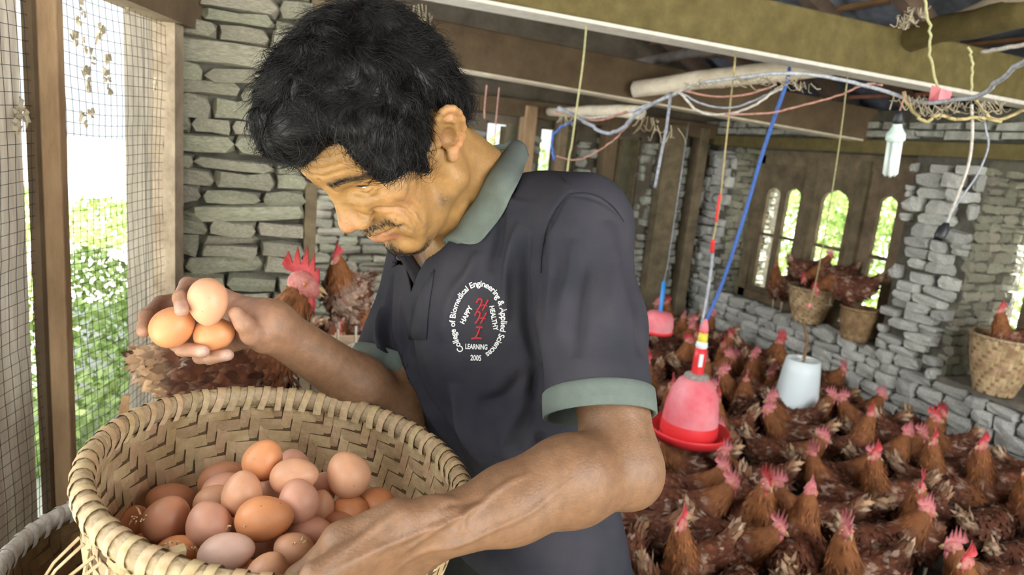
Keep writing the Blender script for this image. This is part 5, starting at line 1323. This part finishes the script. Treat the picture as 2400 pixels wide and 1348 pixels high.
# heads picked from the photograph: px, py, facing, kind
HL = [(1633, 1218, 215, 'up', 'F'), (1778, 1222, 230, 'up', 'F'), (1762, 1172, 200, 'look', ''), (1801, 1117, 350, 'mid', ''), (1873, 1151, 350, 'mid', ''), (1947, 1206, 265, 'up', ''), (2063, 1163, 10, 'mid', ''),
      (2172, 1159, 220, 'up', ''), (2140, 1218, 180, 'mid', ''), (2117, 1262, 185, 'up', ''), (2269, 1117, 200, 'up', ''), (2385, 1255, 330, 'low', ''), (2256, 1334, 190, 'mid', ''), (2008, 1345, 340, 'mid', ''), (1894, 1285, 190, 'mid', ''), (1498, 1300, 240, 'mid', ''),
      (1919, 1010, 340, 'mid', ''), (1713, 1008, 10, 'mid', ''), (1761, 952, 215, 'up', ''), (1799, 936, 200, 'mid', ''), (1696, 884, 185, 'mid', ''), (2008, 960, 20, 'up', ''), (2150, 1027, 330, 'mid', ''), (2063, 1085, 350, 'mid', ''), (2143, 1094, 190, 'up', ''), (2204, 1043, 200, 'up', ''),
      (2307, 1056, 185, 'up', ''), (2387, 1075, 190, 'up', ''), (2189, 990, 200, 'mid', ''), (2077, 984, 20, 'mid', ''), (1978, 926, 170, 'mid', ''), (1776, 825, 225, 'back', ''), (1831, 795, 120, 'up', ''), (1808, 864, 220, 'mid', ''), (1704, 1094, 190, 'mid', ''), (1924, 1119, 180, 'mid', ''), (1949, 940, 350, 'mid', ''),
      (1540, 800, 200, 'up', ''), (1538, 842, 200, 'up', ''), (1599, 800, 340, 'up', ''), (1671, 813, 10, 'mid', ''), (1600, 706, 190, 'up', ''), (1540, 700, 200, 'back', ''), (1626, 748, 190, 'mid', ''), (1590, 768, 250, 'up', ''), (1660, 770, 30, 'mid', ''), (1705, 850, 90, 'back', ''), (1760, 880, 80, 'mid', ''), (1556, 1052, 100, 'up', ''), (1620, 1090, 190, 'mid', ''),
      (1840, 1060, 60, 'back', ''), (2330, 1180, 20, 'mid', ''), (1560, 1180, 160, 'mid', ''), (2060, 1290, 100, 'low', ''), (2340, 1300, 210, 'up', ''), (1700, 1290, 60, 'low', ''), (1980, 1060, 120, 'mid', ''), (1850, 985, 180, 'mid', ''), (2250, 1200, 30, 'low', '')]
random.seed(21)
def side(f):
    f %= 360
    return 'looking left' if 135 <= f < 225 else 'facing the camera' if 225 <= f < 290 else 'looking right' if f >= 290 or f < 45 else 'turned away'
recs = []
for px, py, f, k, _ in HL:
    hx, hz = HEAD[k]; sc = random.uniform(.98, 1.08); p = onz(px, py, hz*sc*1.04+.02); yw = yaw_of(f); c = p[:2]-hx*.88*sc*np.array([math.cos(yw), math.sin(yw)])
    recs.append([px, py, c, yw, k, sc, f, 1])
def spine(r): 
    v = np.array([math.cos(r[3]), math.sin(r[3])])*r[5]; return [r[2]+v*t*.88 for t in (-.13, -.045, .04, .11)]
def inview(x, y):
    q = R.T @ (np.array([x, y, .25])-CAM); d = -q[2]
    return (CX+FPX*q[0]/d, CY-FPX*q[1]/d, d) if d > .5 else (0, 0, 0)
man_xy = np.array([float(_tab[0][0]), float(_tab[0][1])])
def fits(r, lst, dmin):
    S_ = spine(r)
    for o in lst:
        if abs(o[2][0]-r[2][0])+abs(o[2][1]-r[2][1]) > .7: continue
        for a in S_:
            for b_ in spine(o):
                if (a[0]-b_[0])**2+(a[1]-b_[1])**2 < dmin*dmin: return False
    return True
# nudge the picked hens apart so that bodies do not pass through each other
for it in range(120):
    for i, r in enumerate(recs):
        for o in recs[i+1:]:
            if abs(o[2][0]-r[2][0])+abs(o[2][1]-r[2][1]) > .7: continue
            best = min(((a-b_, np.linalg.norm(a-b_)) for a in spine(r) for b_ in spine(o)), key=lambda t: t[1])
            if best[1] < .136:
                v = best[0]/(best[1]+1e-6)*(.136-best[1])*.35; r[2] = r[2]+v; o[2] = o[2]-v
    for r in recs:
        for a in spine(r):
            if a[0] > XR-.15: r[2] = r[2]-np.array([a[0]-XR+.15, 0])
rows = [(0, 880, 'the far flock'), (880, 1035, 'the middle of the flock'), (1035, 1180, 'the nearer flock'), (1180, 9999, 'the nearest row of hens')]
ordn = ['first', 'second', 'third', 'fourth', 'fifth', 'sixth', 'seventh', 'eighth', 'ninth', 'tenth', 'eleventh', 'twelfth', 'thirteenth', 'fourteenth', 'fifteenth', 'sixteenth', 'seventeenth', 'eighteenth', 'nineteenth', 'twentieth', 'twenty-first', 'twenty-second', 'twenty-third', 'twenty-fourth', 'twenty-fifth', 'twenty-sixth', 'twenty-seventh', 'twenty-eighth', 'twenty-ninth', 'thirtieth']
for lo, hi, nm in rows:
    rr = sorted([r for r in recs if lo <= r[1] < hi], key=lambda r: r[0])
    for i, (px, py, c, yw, k, sc, f, _) in enumerate(rr):
        kd = {'up': 'upright brown hen', 'mid': 'rusty brown hen', 'low': 'pecking brown hen', 'back': 'brown hen with drawn-back neck', 'look': 'brown hen with turned head'}[k]
        place_hen(k, c[0], c[1], 0, yw, '%s %s, %s from left in %s' % (kd, side(f), ordn[i], nm), 'brown hens crowding the floor', sc)
n = 0; fill = []
for tr in range(20000):
    x, y = random.uniform(.12, XR-.14), random.uniform(1.0, YB-.2); px, py, dpt = inview(x, y)
    if dpt < 1.0 or not (-60 < px < 2480 and py < 1500): continue
    if y < 2.5 and x < .62: continue
    if np.hypot(*(np.array([x, y])-man_xy)) < .50: continue
    if 740 < px < 1480 and not (px < 960 and 520 < py < 900) and random.random() < .80: continue
    k = random.choice(('low', 'mid', 'mid', 'up', 'up', 'up', 'up', 'back', 'look')); f = random.choice((random.uniform(0, 360), random.uniform(215, 330)))
    r = [px, py, np.array([x, y]), yaw_of(f), k, random.uniform(.92, 1.04), f, 0]
    if any(a[0] > XR-.17 or a[1] > YB-.15 or a[0] < .22 for a in spine(r)): continue
    if not fits(r, recs+fill, .102): continue
    fill.append(r); n += 1
LM = {'the hanging bell drinker': at(1613, 1010, 2.72)[:2], 'the white feeder': at(1862, 955, 3.55)[:2], 'the small pink drinker': at(1541, 776, 3.55)[:2], 'the bottom right corner': at(2400, 1300, 2.1)[:2], 'the foot of the stone wall': np.array([XR, 2.3]), 'the back posts': np.array([3.0, YB]), 'the plank shelf': np.array([.4, 2.6])}
cnt = {}
for r in fill: r.append(min(LM, key=lambda l: np.hypot(*(LM[l]-r[2]))))
fill.sort(key=lambda r: np.hypot(*(LM[r[8]]-r[2])))
for px, py, c, yw, k, sc, f, _, lm in fill:
    cnt[lm] = cnt.get(lm, 0)+1; w_ = (ordn[cnt[lm]-1]+' ' if cnt[lm] > 1 else '') if cnt[lm] <= 30 else 'far '
    kd = {'up': 'upright hen', 'mid': 'rusty hen', 'low': 'pecking hen', 'back': 'short-necked hen', 'look': 'turned-headed hen'}[k]
    place_hen(k, c[0], c[1], 0, yw, '%s %s, %snearest to %s' % (kd, side(f), w_, lm), 'hens packed in the flock', sc)
print('fill hens', n)
# hens on the window sill
for px, py, X_, f, k, lb, zz in ((1822, 712, 3.56, 215, 'up', 'pale-breasted brown hen standing on the window sill left of the sill basket', .50),):
    p = onx(px, py, X_); place_hen(k, X_, p[1], zz, yaw_of(f), lb, 'hens on the window sill', .82)
# ================================================================== BASKETS ON THE SILLS, DRINKERS, FEEDERS, LAMP, CORDS
def small_basket(name, px_rim, py_rim, X_, zbot, r0, r1, h, label, seed, spin=0, ms=m_bam, old=False):
    p = onx(px_rim, py_rim, X_); c = np.array([X_, p[1], zbot+h])
    t, M, sf = basket(name, c, (random.uniform(-.03, .03), 0, 1), r0, r1, h-.006, label, nv=44 if r0 < .18 else 56, nh=11, rt=.007, wraps=30, ms=m_old if old else ms, mr=m_rim if not old else m_old, mw=m_wrap if not old else m_old, seed=seed, joined=False, bulge=.004, under=m_old)
    return c
c1 = small_basket('sill_basket', 1910, 650, XR+.02, .503, .145, .085, .235, 'tapering woven basket on the sill with two hens on top', 21)
c2b = small_basket('sill_basket', 2022, 690, XR-.02, .503, .100, .070, .200, 'narrow broken basket on the sill with a hunched hen on it', 22, old=True)
c3 = small_basket('sill_basket', 2365, 770, XR+.02, .473, .150, .085, .29, 'large tapering nest basket on the right sill with a hen inside', 23)
place_hen('mid', c1[0]-.01, c1[1]+.06, c1[2]-.095, yaw_of(0), 'orange-brown hen on the left of the wide sill basket, head to the right', 'hens on the window sill', .85)
place_hen('low', c1[0]+.03, c1[1]-.11, c1[2]-.09, yaw_of(170), 'dark hen on the right of the wide sill basket, head down to the left', 'hens on the window sill', .85)
place_hen('low', c2b[0]-.02, c2b[1]+.07, c2b[2]-.10, yaw_of(150), 'hunched rusty hen on the narrow broken sill basket', 'hens on the window sill', .95)
place_hen('up', c3[0]+.02, c3[1]-.02, c3[2]-.215, yaw_of(180), 'hen sitting in the large basket on the right sill', 'hens on the window sill', .85)
m_redp = mat('red_plastic', (.72, .035, .04), rough=.45, spec=.4); m_pinkp = mat('faded_pink_plastic', (.70, .10, .13), rough=.5, col2=(.80, .34, .36), scale=4, spec=.3)
m_whitep = mat('white_plastic', (.72, .80, .80), rough=.45, spec=.4); m_grey = mat('grey_dust_cap', (.30, .26, .23), rough=.95, var=.3, scale=60)
m_blue = mat('blue_cord', (.05, .13, .42), rough=.7, var=.2, scale=90); m_lblue = mat('pale_blue_hose', (.38, .40, .43), rough=.6, var=.3, scale=60); m_string = mat('jute_string', (.42, .34, .16), rough=1, var=.3, scale=120); m_yel = mat('yellow_green_string', (.42, .40, .20), rough=1, var=.2, scale=120)
m_whited = mat('dusty_white_wire', (.52, .48, .42), rough=.95, var=.25, scale=80); m_pinkw = mat('dusty_red_wire', (.42, .22, .17), rough=.9, var=.3, scale=60); m_bluew = mat('dusty_blue_wire', (.30, .32, .36), rough=.8, var=.35, scale=60); m_black = mat('black_rubber', (.015, .015, .018), rough=.5); m_ylp = mat('yellow_plastic', (.70, .60, .05), rough=.5)
up_c = np.array([0, 0, 1.0])
# bell drinker
bc = at(1613, 1010, 2.72); bell = empty('bell_drinker', bc, 'hanging bell drinker with a faded pink dome over a red water tray', 'drinker')
b = MB(); b.lathe([(.108, -.010), (.110, .01), (.108, .06), (.103, .11), (.090, .165), (.068, .208), (.042, .228), (.030, .232), (.001, .232)], 40); b.build('dome', m_pinkp, bell, True)
b = MB(); b.lathe([(.109, -.012), (.1125, .0), (.1125, .030), (.109, .046)], 40); b.build('dome_base', m_redp, bell, True)
b = MB(); b.lathe([(.040, -.022), (.105, -.030), (.140, -.024), (.156, .004), (.160, .016), (.156, .017), (.150, .004), (.136, -.015), (.100, -.020), (.001, -.020)], 44); b.build('tray', m_redp, bell, True)
b = MB(); b.lathe([(.050, .224), (.046, .236), (.030, .243), (.001, .244)], 24); b.build('dusty_cap', m_grey, bell, True)
b = MB(); b.lathe([(.023, .238), (.024, .30), (.022, .345), (.001, .347)], 16); b.build('valve_stem', m_redp, bell, True)
b = MB(); b.box((-.010, -.021, .30), (.016, .006, .05)); b.build('valve_label', m_whitep, bell)
b = MB(); b.lathe([(.020, .345), (.024, .352), (.022, .368), (.016, .372), (.001, .373)], 14); b.build('white_nut', m_whitep, bell, True)
b = MB(); b.lathe([(.017, .370), (.019, .378), (.018, .405), (.001, .407)], 14); b.build('yellow_nut', m_ylp, bell, True)
b = MB(); b.lathe([(.014, .405), (.018, .415), (.013, .44), (.006, .46), (.001, .462)], 12); b.build('hanger', m_pinkp, bell, True)
# white feeder
fc = at(1862, 955, 3.55); fd = empty('hanging_feeder', fc, 'white plastic hanging feeder with a red pan near the stone wall', 'feeder')
b = MB(); b.lathe([(.110, .0), (.104, .08), (.092, .20), (.083, .262), (.078, .262), (.076, .25), (.001, .25)], 32); b.build('bucket', m_whitep, fd, True)
b = MB(); b.lathe([(.001, -.03), (.13, -.03), (.15, .0), (.146, .002), (.112, -.012), (.001, -.012)], 32); b.build('pan', m_redp, fd, True)
b = MB(); b.tube([(-.076, 0, .256), (0, 0, .262), (.076, 0, .256)], .005, 6); b.build('cross_wire', m_whited, fd)
tp = at(1882, 748, 3.45)-fc; b = MB(); b.tube([(0, 0, .25), (.004, 0, .36), tuple(tp)], [.009, .008, .007], 8, wob=.1); b.build('hanging_stick', m_old, fd)
# small pink drinker far left
pc_ = at(1541, 776, 3.55); pk = empty('jar_drinker', pc_, 'small pink plastic drinker hung on a bright blue tube in the far flock', 'drinker')
b = MB(); b.lathe([(.074, .0), (.078, .03), (.074, .075), (.058, .100), (.020, .104), (.001, .104)], 28); b.build('jar', m_pinkp, pk, True)
b = MB(); b.lathe([(.001, -.012), (.074, -.012), (.082, .004), (.078, .006), (.001, .0)], 28); b.build('tray', m_redp, pk, True)
q0 = at(1548, 729, 3.55)-pc_; q1 = at(1556, 660, 3.50)-pc_; b = MB(); b.tube([at(1545, 752, 3.55)-pc_, q0, q1], .0105, 8); b.build('blue_tube', mat('blue_plastic', (.02, .22, .62), rough=.4), pk, True)
# cords and strings hanging from the roof
def cord(name, pts, r, mt, label, cat_='cord', wob_=0.0, n=6, seg=6):
    """pts: (px, py, depth)"""
    P = spline([at(*p) if not isinstance(p, np.ndarray) else p for p in pts], seg)
    if wob_: P = P+np.array([[noise.noise(Vector((i*.7, 1, r*900)))*wob_, noise.noise(Vector((i*.7, 5, r*900)))*wob_, 0] for i in range(len(P))])
    b = MB(); b.tube(P, r, n); o = b.build(name, mt, None, True); tag(o, label, cat_); return o
cord('blue_rope', [ony(1850, 160, 2.12), (1843, 195, 2.30), (1790, 350, 2.42), (1740, 520, 2.54), (1690, 670, 2.64), (1648, 768, 2.70)], .0068, m_blue, 'blue rope slanting down from the dusty beam to the bell drinker', 'rope')
cord('drinker_hose', [(1672, 566, 2.56), (1668, 620, 2.62), (1658, 690, 2.67), (1642, 775, 2.71)], .0055, m_lblue, 'pale blue hose beside the blue rope above the bell drinker', 'hose')
cord('jute_cord', [ony(1724, 110, 2.10), (1722, 150, 2.28), (1712, 240, 2.36), (1698, 370, 2.44), (1688, 470, 2.50), (1678, 530, 2.54), (1670, 566, 2.56)], .0032, m_string, 'thin beige cord knotted to the pale blue hose')
cord('red_tie', [(1688, 455, 2.49), (1682, 490, 2.51), (1678, 520, 2.53)], .0050, m_redp, 'red plastic strip tied on the beige cord', 'tie'); cord('red_tie', [(1671, 562, 2.555), (1669, 592, 2.58)], .0075, m_redp, 'red tape wrapped over the knot above the pale blue hose', 'tie')
cord('yellow_string', [ony(1376, 45, 2.10), (1366, 150, 2.18), (1352, 250, 2.22), (1340, 340, 2.26), (1330, 400, 2.30), (1300, 700, 2.5)], .0032, m_yel, 'twisted yellow string hanging behind the shoulder of the man', 'string')
cord('yellow_string', [ony(1988, 165, 2.12), (1984, 200, 2.35), (1975, 280, 2.45), (1958, 400, 2.6), (1932, 560, 2.9), (1905, 690, 3.25), (1886, 742, 3.42)], .0024, m_yel, 'long thin yellow-green string in front of the middle window light', 'string')
b_ = at(1897, 716, 3.32); q = MB(); q.lathe([(.001, -.012), (.009, -.006), (.009, .006), (.001, .012)], 8, c=b_); tag(q.build('string_bead', m_pinkp, None, True), 'small pink knot at the end of the thin yellow-green string', 'knot')
cord('blue_rope', [(1572, 222, 2.42), (1562, 300, 2.4), (1550, 360, 2.45), (1535, 440, 2.5)], .0052, m_bluew, 'short dusty blue cord end hanging right of the shoulder', 'rope')
cord('grey_wire', [ony(1614, 290, 3.06), (1598, 400, 3.1), (1580, 520, 3.3), (1565, 620, 3.45), (1556, 662, 3.5), (1553, 690, 3.525)], .0022, m_bluew, 'thin grey wire running down to the blue tube of the pink drinker', 'wire')
cord('orange_string', [ony(1170, 205, 3.06), (1163, 280, 3.25), (1158, 345, 3.27)], .0030, m_pinkw, 'orange string hanging behind the head of the man', 'string'); cord('orange_string', [ony(1141, 200, 3.06), (1136, 255, 3.26), (1136, 278, 3.27)], .0035, m_pinkw, 'short orange string end beside the longer one behind the head', 'string')
cord('white_flex', [(2277, 245, 1.95), (2279, 310, 1.98), (2270, 385, 2.02), (2240, 470, 2.06), (2218, 525, 2.1)], .0046, m_whited, 'white electric flex hanging at right down to a black socket', 'cable')
cord('blue_flex', [(2300, 240, 1.96), (2310, 300, 1.98), (2316, 345, 2.0), (2290, 410, 2.02), (2252, 465, 2.05), (2214, 525, 2.1)], .0028, m_bluew, 'thin blue flex twisted beside the white one, to the black socket', 'cable')
sk = at(2208, 545, 2.1); q = MB(); ax_ = at(2220, 522, 2.1)-sk; ax_ /= np.linalg.norm(ax_); aa = np.cross(ax_, [1., 0, 0]); aa /= np.linalg.norm(aa); Mx_ = np.stack([aa, np.cross(ax_, aa), ax_], 1)
q.lathe([(.001, .034), (.008, .032), (.012, .022), (.017, .014), (.0175, -.010), (.0145, -.022), (.012, -.024), (.001, -.018)], 18, Mx_, sk); tag(q.build('lamp_socket', m_black, None, True), 'empty black lamp socket hanging at the end of the white flex', 'socket')
# energy-saving bulb
lb0, lb1 = at(2108, 262, 2.02), at(2085, 415, 2.10); ax_ = lb1-lb0; LL = np.linalg.norm(ax_); ax_ /= LL; aa = np.cross(ax_, [1., 0, 0]); aa /= np.linalg.norm(aa); Ml = np.stack([aa, np.cross(ax_, aa), ax_], 1)
lamp = empty('hanging_lamp', (0, 0, 0), 'energy-saving bulb with white body hanging from a black holder, unlit', 'lamp'); k = LL/.2
m_bulb = mat('bulb_glass', (.70, .78, .74), rough=.25, spec=.6); m_ballast = mat('bulb_body', (.55, .68, .62), rough=.4)
b = MB(); b.lathe([(.001, -.004), (.012, -.002), (.0135, .012), (.0165, .020), (.0165, .030), (.014, .034), (.001, .036)], 18, Ml, lb0); b.build('holder', m_black, lamp, True)
b = MB(); b.lathe([(.012, .034), (.014, .045), (.020, .056), (.0265, .066), (.0275, .082), (.024, .086), (.001, .087)], 24, Ml, lb0); b.build('ballast', m_ballast, lamp, True)
for sx in (-1, 1):
    for sy in (-1, 1):
        o_ = Ml @ np.array([sx*.0095, sy*.0095, 0]); b = MB(); e_ = LL; b.tube([lb0+o_+ax_*.085, lb0+o_+ax_*(e_-.012), lb0+o_*.75+ax_*(e_-.003)], [.0082, .0082, .0045], 12); b.build('glass_tube', m_bulb, lamp, True)
cord('lamp_wire', [(2122, 215, 2.0), (2118, 232, 2.0), (2112, 250, 2.01), (2108, 262, 2.02)], .0025, m_pinkw, 'short red wire holding the energy-saving bulb', 'wire')
# sagging cables under the beams
CB = [([(2420, 128, 1.35), (2370, 165, 1.5), (2296, 222, 1.75), (2230, 235, 1.9), (2160, 240, 2.0), (2060, 210, 2.08), (1940, 180, 2.12), (1830, 172, 2.15), (1740, 182, 2.2), (1640, 195, 2.3), (1570, 225, 2.45), (1480, 262, 2.6)], .0062, m_lblue, 'thick pale blue conduit slung below the near beam from upper right'),
      ([(1575, 220, 2.45), (1500, 262, 2.55), (1460, 300, 2.6), (1420, 312, 2.65), (1370, 285, 2.7), (1310, 252, 2.75)], .0075, m_bluew, 'thick dusty cable looping low behind the yellow string'),
      ([(1310, 250, 2.75), (1370, 275, 2.72), (1440, 270, 2.68), (1500, 255, 2.6)], .0045, m_whited, 'dusty pale wire just under the far beam, upper one of the bundle'),
      ([(1300, 262, 2.78), (1340, 270, 2.74), (1400, 282, 2.7), (1470, 262, 2.62)], .0045, m_pinkw, 'dusty reddish wire in the bundle under the far beam'),
      ([(1490, 270, 2.6), (1450, 318, 2.62), (1400, 355, 2.66), (1350, 375, 2.7), (1300, 365, 2.74)], .0032, m_pinkw, 'thin brown wire drooping lowest behind the yellow string'),
      ([(1350, 285, 2.7), (1310, 300, 2.72), (1292, 330, 2.72), (1300, 375, 2.74)], .0050, m_blue, 'blue wire bent down left of the yellow string'),
      ([(1590, 215, 2.3), (1640, 262, 2.3), (1700, 268, 2.28), (1760, 250, 2.22), (1830, 205, 2.16)], .0042, m_whited, 'pale wire sagging left of the blue rope, lowest of three'),
      ([(1590, 215, 2.3), (1650, 245, 2.3), (1720, 252, 2.26), (1790, 225, 2.2), (1835, 200, 2.15)], .0036, m_bluew, 'blue-grey wire sagging left of the blue rope, in the middle'),
      ([(1600, 212, 2.3), (1670, 226, 2.28), (1750, 222, 2.22), (1820, 198, 2.16)], .0036, m_pinkw, 'reddish wire left of the blue rope, uppermost of three'),
      ([(1700, 268, 2.26), (1800, 265, 2.24), (1890, 245, 2.2), (1960, 225, 2.16), (2030, 198, 2.1), (2070, 200, 2.08)], .0036, m_pinkw, 'long reddish wire crossing behind the blue rope'),
      ([(2290, 235, 1.95), (2320, 275, 1.95), (2350, 278, 1.95), (2420, 250, 1.9)], .0050, m_string, 'dust-laden wire curling at the far right under the beam'),
      ([(2120, 215, 2.02), (2140, 262, 2.0), (2170, 285, 1.98), (2200, 270, 1.97), (2240, 280, 1.96), (2290, 275, 1.95), (2340, 285, 1.94)], .0050, m_string, 'dust-laden wire festoon right of the bulb'),
      ([(2160, -20, 1.9), (2178, 60, 1.95), (2182, 130, 1.98), (2196, 205, 2.0)], .0040, m_yel, 'dusty greenish string hanging in front of the near beam'),
      ([(2270, 110, 1.95), (2278, 150, 1.96), (2278, 215, 1.97)], .0036, m_yel, 'short greenish string against the near beam, right of the other'),
      ([(2420, 100, 1.7), (2360, 112, 1.8), (2300, 122, 1.9)], .0060, m_whited, 'pale dusty cable at the top right corner behind the conduit')]
random.seed(31)
for i, (pl, r_, m_, lb) in enumerate(CB): cord('cable' if 'string' not in lb else 'string', pl, r_, m_, lb, 'cable' if 'string' not in lb else 'string', .010, 6, 6)
q = MB(); q.box(at(2200, 222, 1.98), (.035, .03, .035), jit=.008); tag(q.build('junction_box', m_pinkp), 'small faded red plastic box tied under the near beam', 'box')
# cobwebs: dusty hanging threads and clots
def web(spots, label, seed, n=10, spread=30, droop=22):
    random.seed(seed); b = MB()
    for px, py, dp in spots:
        for _ in range(n):
            x, y = px+random.uniform(-spread, spread), py+random.uniform(-6, 8); x2, y2 = x+random.uniform(-spread, spread), y+random.uniform(-3, droop)
            p = [at(x, y, dp), at((x+x2)/2+random.uniform(-6, 6), (y+y2)/2+random.uniform(2, droop*.6), dp+random.uniform(-.02, .02)), at(x2, y2, dp)]
            b.tube(spline(p, 3), random.uniform(.0006, .0022), 4, wob=.5)
    o = tag(b.build('cobweb', m_web), label, 'cobweb', kind='stuff'); return o
web([(1640, 190, 2.25), (1750, 180, 2.2), (1830, 185, 2.15), (1870, 190, 2.13)], 'dusty cobwebs tangled around the blue rope knot', 1, 14, 40)
web([(2130, 225, 2.0), (2190, 245, 1.98), (2250, 235, 1.97), (2330, 240, 1.95)], 'thick dusty cobwebs above and right of the bulb', 2, 16, 40, 34)
web([(1330, 262, 2.7), (1520, 275, 2.55), (1560, 300, 2.5)], 'grey cobwebs hanging from the far cables', 3, 9, 30, 40)
web([(2120, 40, 2.0), (2150, 20, 2.0)], 'pale webbing on the pole at the top right', 4, 16, 22, 25)
web([(985, 5, 1.95), (1000, 30, 1.97)], 'thin webs in front of the near beam above the hair', 5, 5, 16, 60)
# ---- the two hens at left and their perches
HK['big'] = hen_meshes('big', [(.120, .300, .050), (.150, .350, .034), (.160, .390, .018)], 41, -.25, .10, nf=2600, detail=.0045, cream=.10, tail_up=.80, rear0=1.3, comb_h=.016, hs=1.42, tailL=.036, dark=.9)
HK['white'] = hen_meshes('white', [(.095, .290, .048), (.105, .330, .032), (.110, .358, .018)], 42, -.2, .2, nf=1400, detail=.005, cream=1.3, body_pitch=.30, comb_h=.030)
hb_ = at(705, 656, 1.40); yw = yaw_of(12); sc = 1.02; hx, hz = .160*sc*.86, .392*sc*1.12+.006
bx, by = hb_[0]-hx*math.cos(yw), hb_[1]-hx*math.sin(yw); zf = hb_[2]-hz
place_hen('big', bx, by, zf, yw, 'large red-brown hen with big red comb behind the raised hand', None, sc, sx=.86, sz=1.12)
ld = empty('stone_ledge', (bx+.06, by-.02, 0), 'low wooden nest box under the large hen, hidden behind the basket', 'box')
b = MB(); b.box((0, 0, zf-.02), (.24, .15, .03)); b.build('lid', m_wood, ld); b = MB(); b.box((0, 0, (zf-.035)/2), (.21, .13, zf-.036)); b.build('carcass', m_wood, ld); ld.name = 'nest_box'
hw = at(792, 606, 1.95); yw2 = yaw_of(255); hx2, hz2 = .110*.74*.88, .36*.74*1.04; wx, wy, wz = hw[0]-hx2*math.cos(yw2), hw[1]-hx2*math.sin(yw2), hw[2]-hz2
place_hen('white', wx, wy, wz, yw2, 'pale-breasted hen with orange-red comb on the plank shelf behind the large hen', None, .74)
sh_ = empty('plank_shelf', (wx+.03, wy, 0), 'rough plank shelf on posts carrying the pale-breasted hen', 'shelf')
b = MB(); b.box((.0, .0, wz-.022), (.30, .22, .04), jit=.008); b.build('plank', m_post, sh_)
for s in (-1, 1): b = MB(); b.box((s*.10, .04, (wz-.04)/2), (.05, .05, wz-.042)); b.build('post', m_wood, sh_)
# ================================================================== OUTSIDE
m_leaf = mat('sunlit_leaf', (.22, .36, .08), rough=.6, col2=(.50, .62, .25), scale=3)
m_glare_ground = mat('glare_pale_ground', (.60, .62, .54), rough=1, col2=(.74, .74, .68), scale=1)  # near-white ground: the washed-out glare outside is put into its colour
b = MB(); b.add([(-40, -40, -.03), (40, -40, -.03), (40, 40, -.03), (-40, 40, -.03)], [(0, 1, 2, 3)]); o = b.build('ground', m_glare_ground); o['kind'] = 'structure'
m_bark = mat('bark', (.09, .07, .05), rough=1, var=.3)
def shrub(name, loc, rx, ry, z0, z1, n, leaf, label, seed, cat_='shrub'):
    r_ = np.random.default_rng(seed); t = empty(name, (loc[0], loc[1], 0), label, cat_)
    u = r_.normal(size=(n, 3)); u /= np.linalg.norm(u, axis=1, keepdims=True); rad = r_.uniform(.55, 1, n)**.5
    c = u*rad[:, None]*np.array([rx, ry, (z1-z0)/2])+np.array([0, 0, (z0+z1)/2]); c[:, 2] += .12*np.sin(c[:, 0]*5+c[:, 1]*4)
    a = r_.normal(size=(n, 3)); a /= np.linalg.norm(a, axis=1, keepdims=True); w = np.cross(a, r_.normal(size=(n, 3))); w /= np.linalg.norm(w, axis=1, keepdims=True)
    L = leaf*r_.uniform(.6, 1.4, n)[:, None]
    V = np.stack([c-a*L, c+w*L*.35, c+a*L, c-w*L*.35], 1).reshape(-1, 3); F = np.arange(4*n).reshape(-1, 4)
    o = link('foliage', mesh_np('foliage', V, F), m_leaf, t, False); o['kind'] = 'stuff'
    b = MB(); b.tube([(0, 0, 0), (.03, .02, z0*.6+.2), (0, .05, (z0+z1)/2)], [.05, .04, .015], 6); b.build('stem', m_bark, t, True)
shrub('shrub', (-.66, 3.35), .42, .55, .0, .72, 4200, .026, 'bright green shrub beyond the wire mesh at left', 1)
shrub('shrub', (-2.3, 8.5), 1.6, 1.0, .0, .45, 5000, .05, 'pale green bush farther off behind the mesh shrub', 2)
shrub('shrub', (5.6, 3.6), .8, 1.5, .0, 1.9, 5500, .05, 'leafy bush outside the three-light window', 3)
shrub('shrub', (5.9, 6.4), .9, 1.1, .0, 2.2, 5000, .05, 'tall leafy bush outside, seen in the left lights of the window', 4)
shrub('shrub', (1.6, 7.2), 2.2, .8, .0, 1.7, 9000, .05, 'leafy bush outside behind the back wall', 5)
shrub('tree', (10.5, 8.5), 2.2, 2.5, .5, 3.6, 9000, .09, 'tree beyond the windows of the right wall', 6, 'tree')
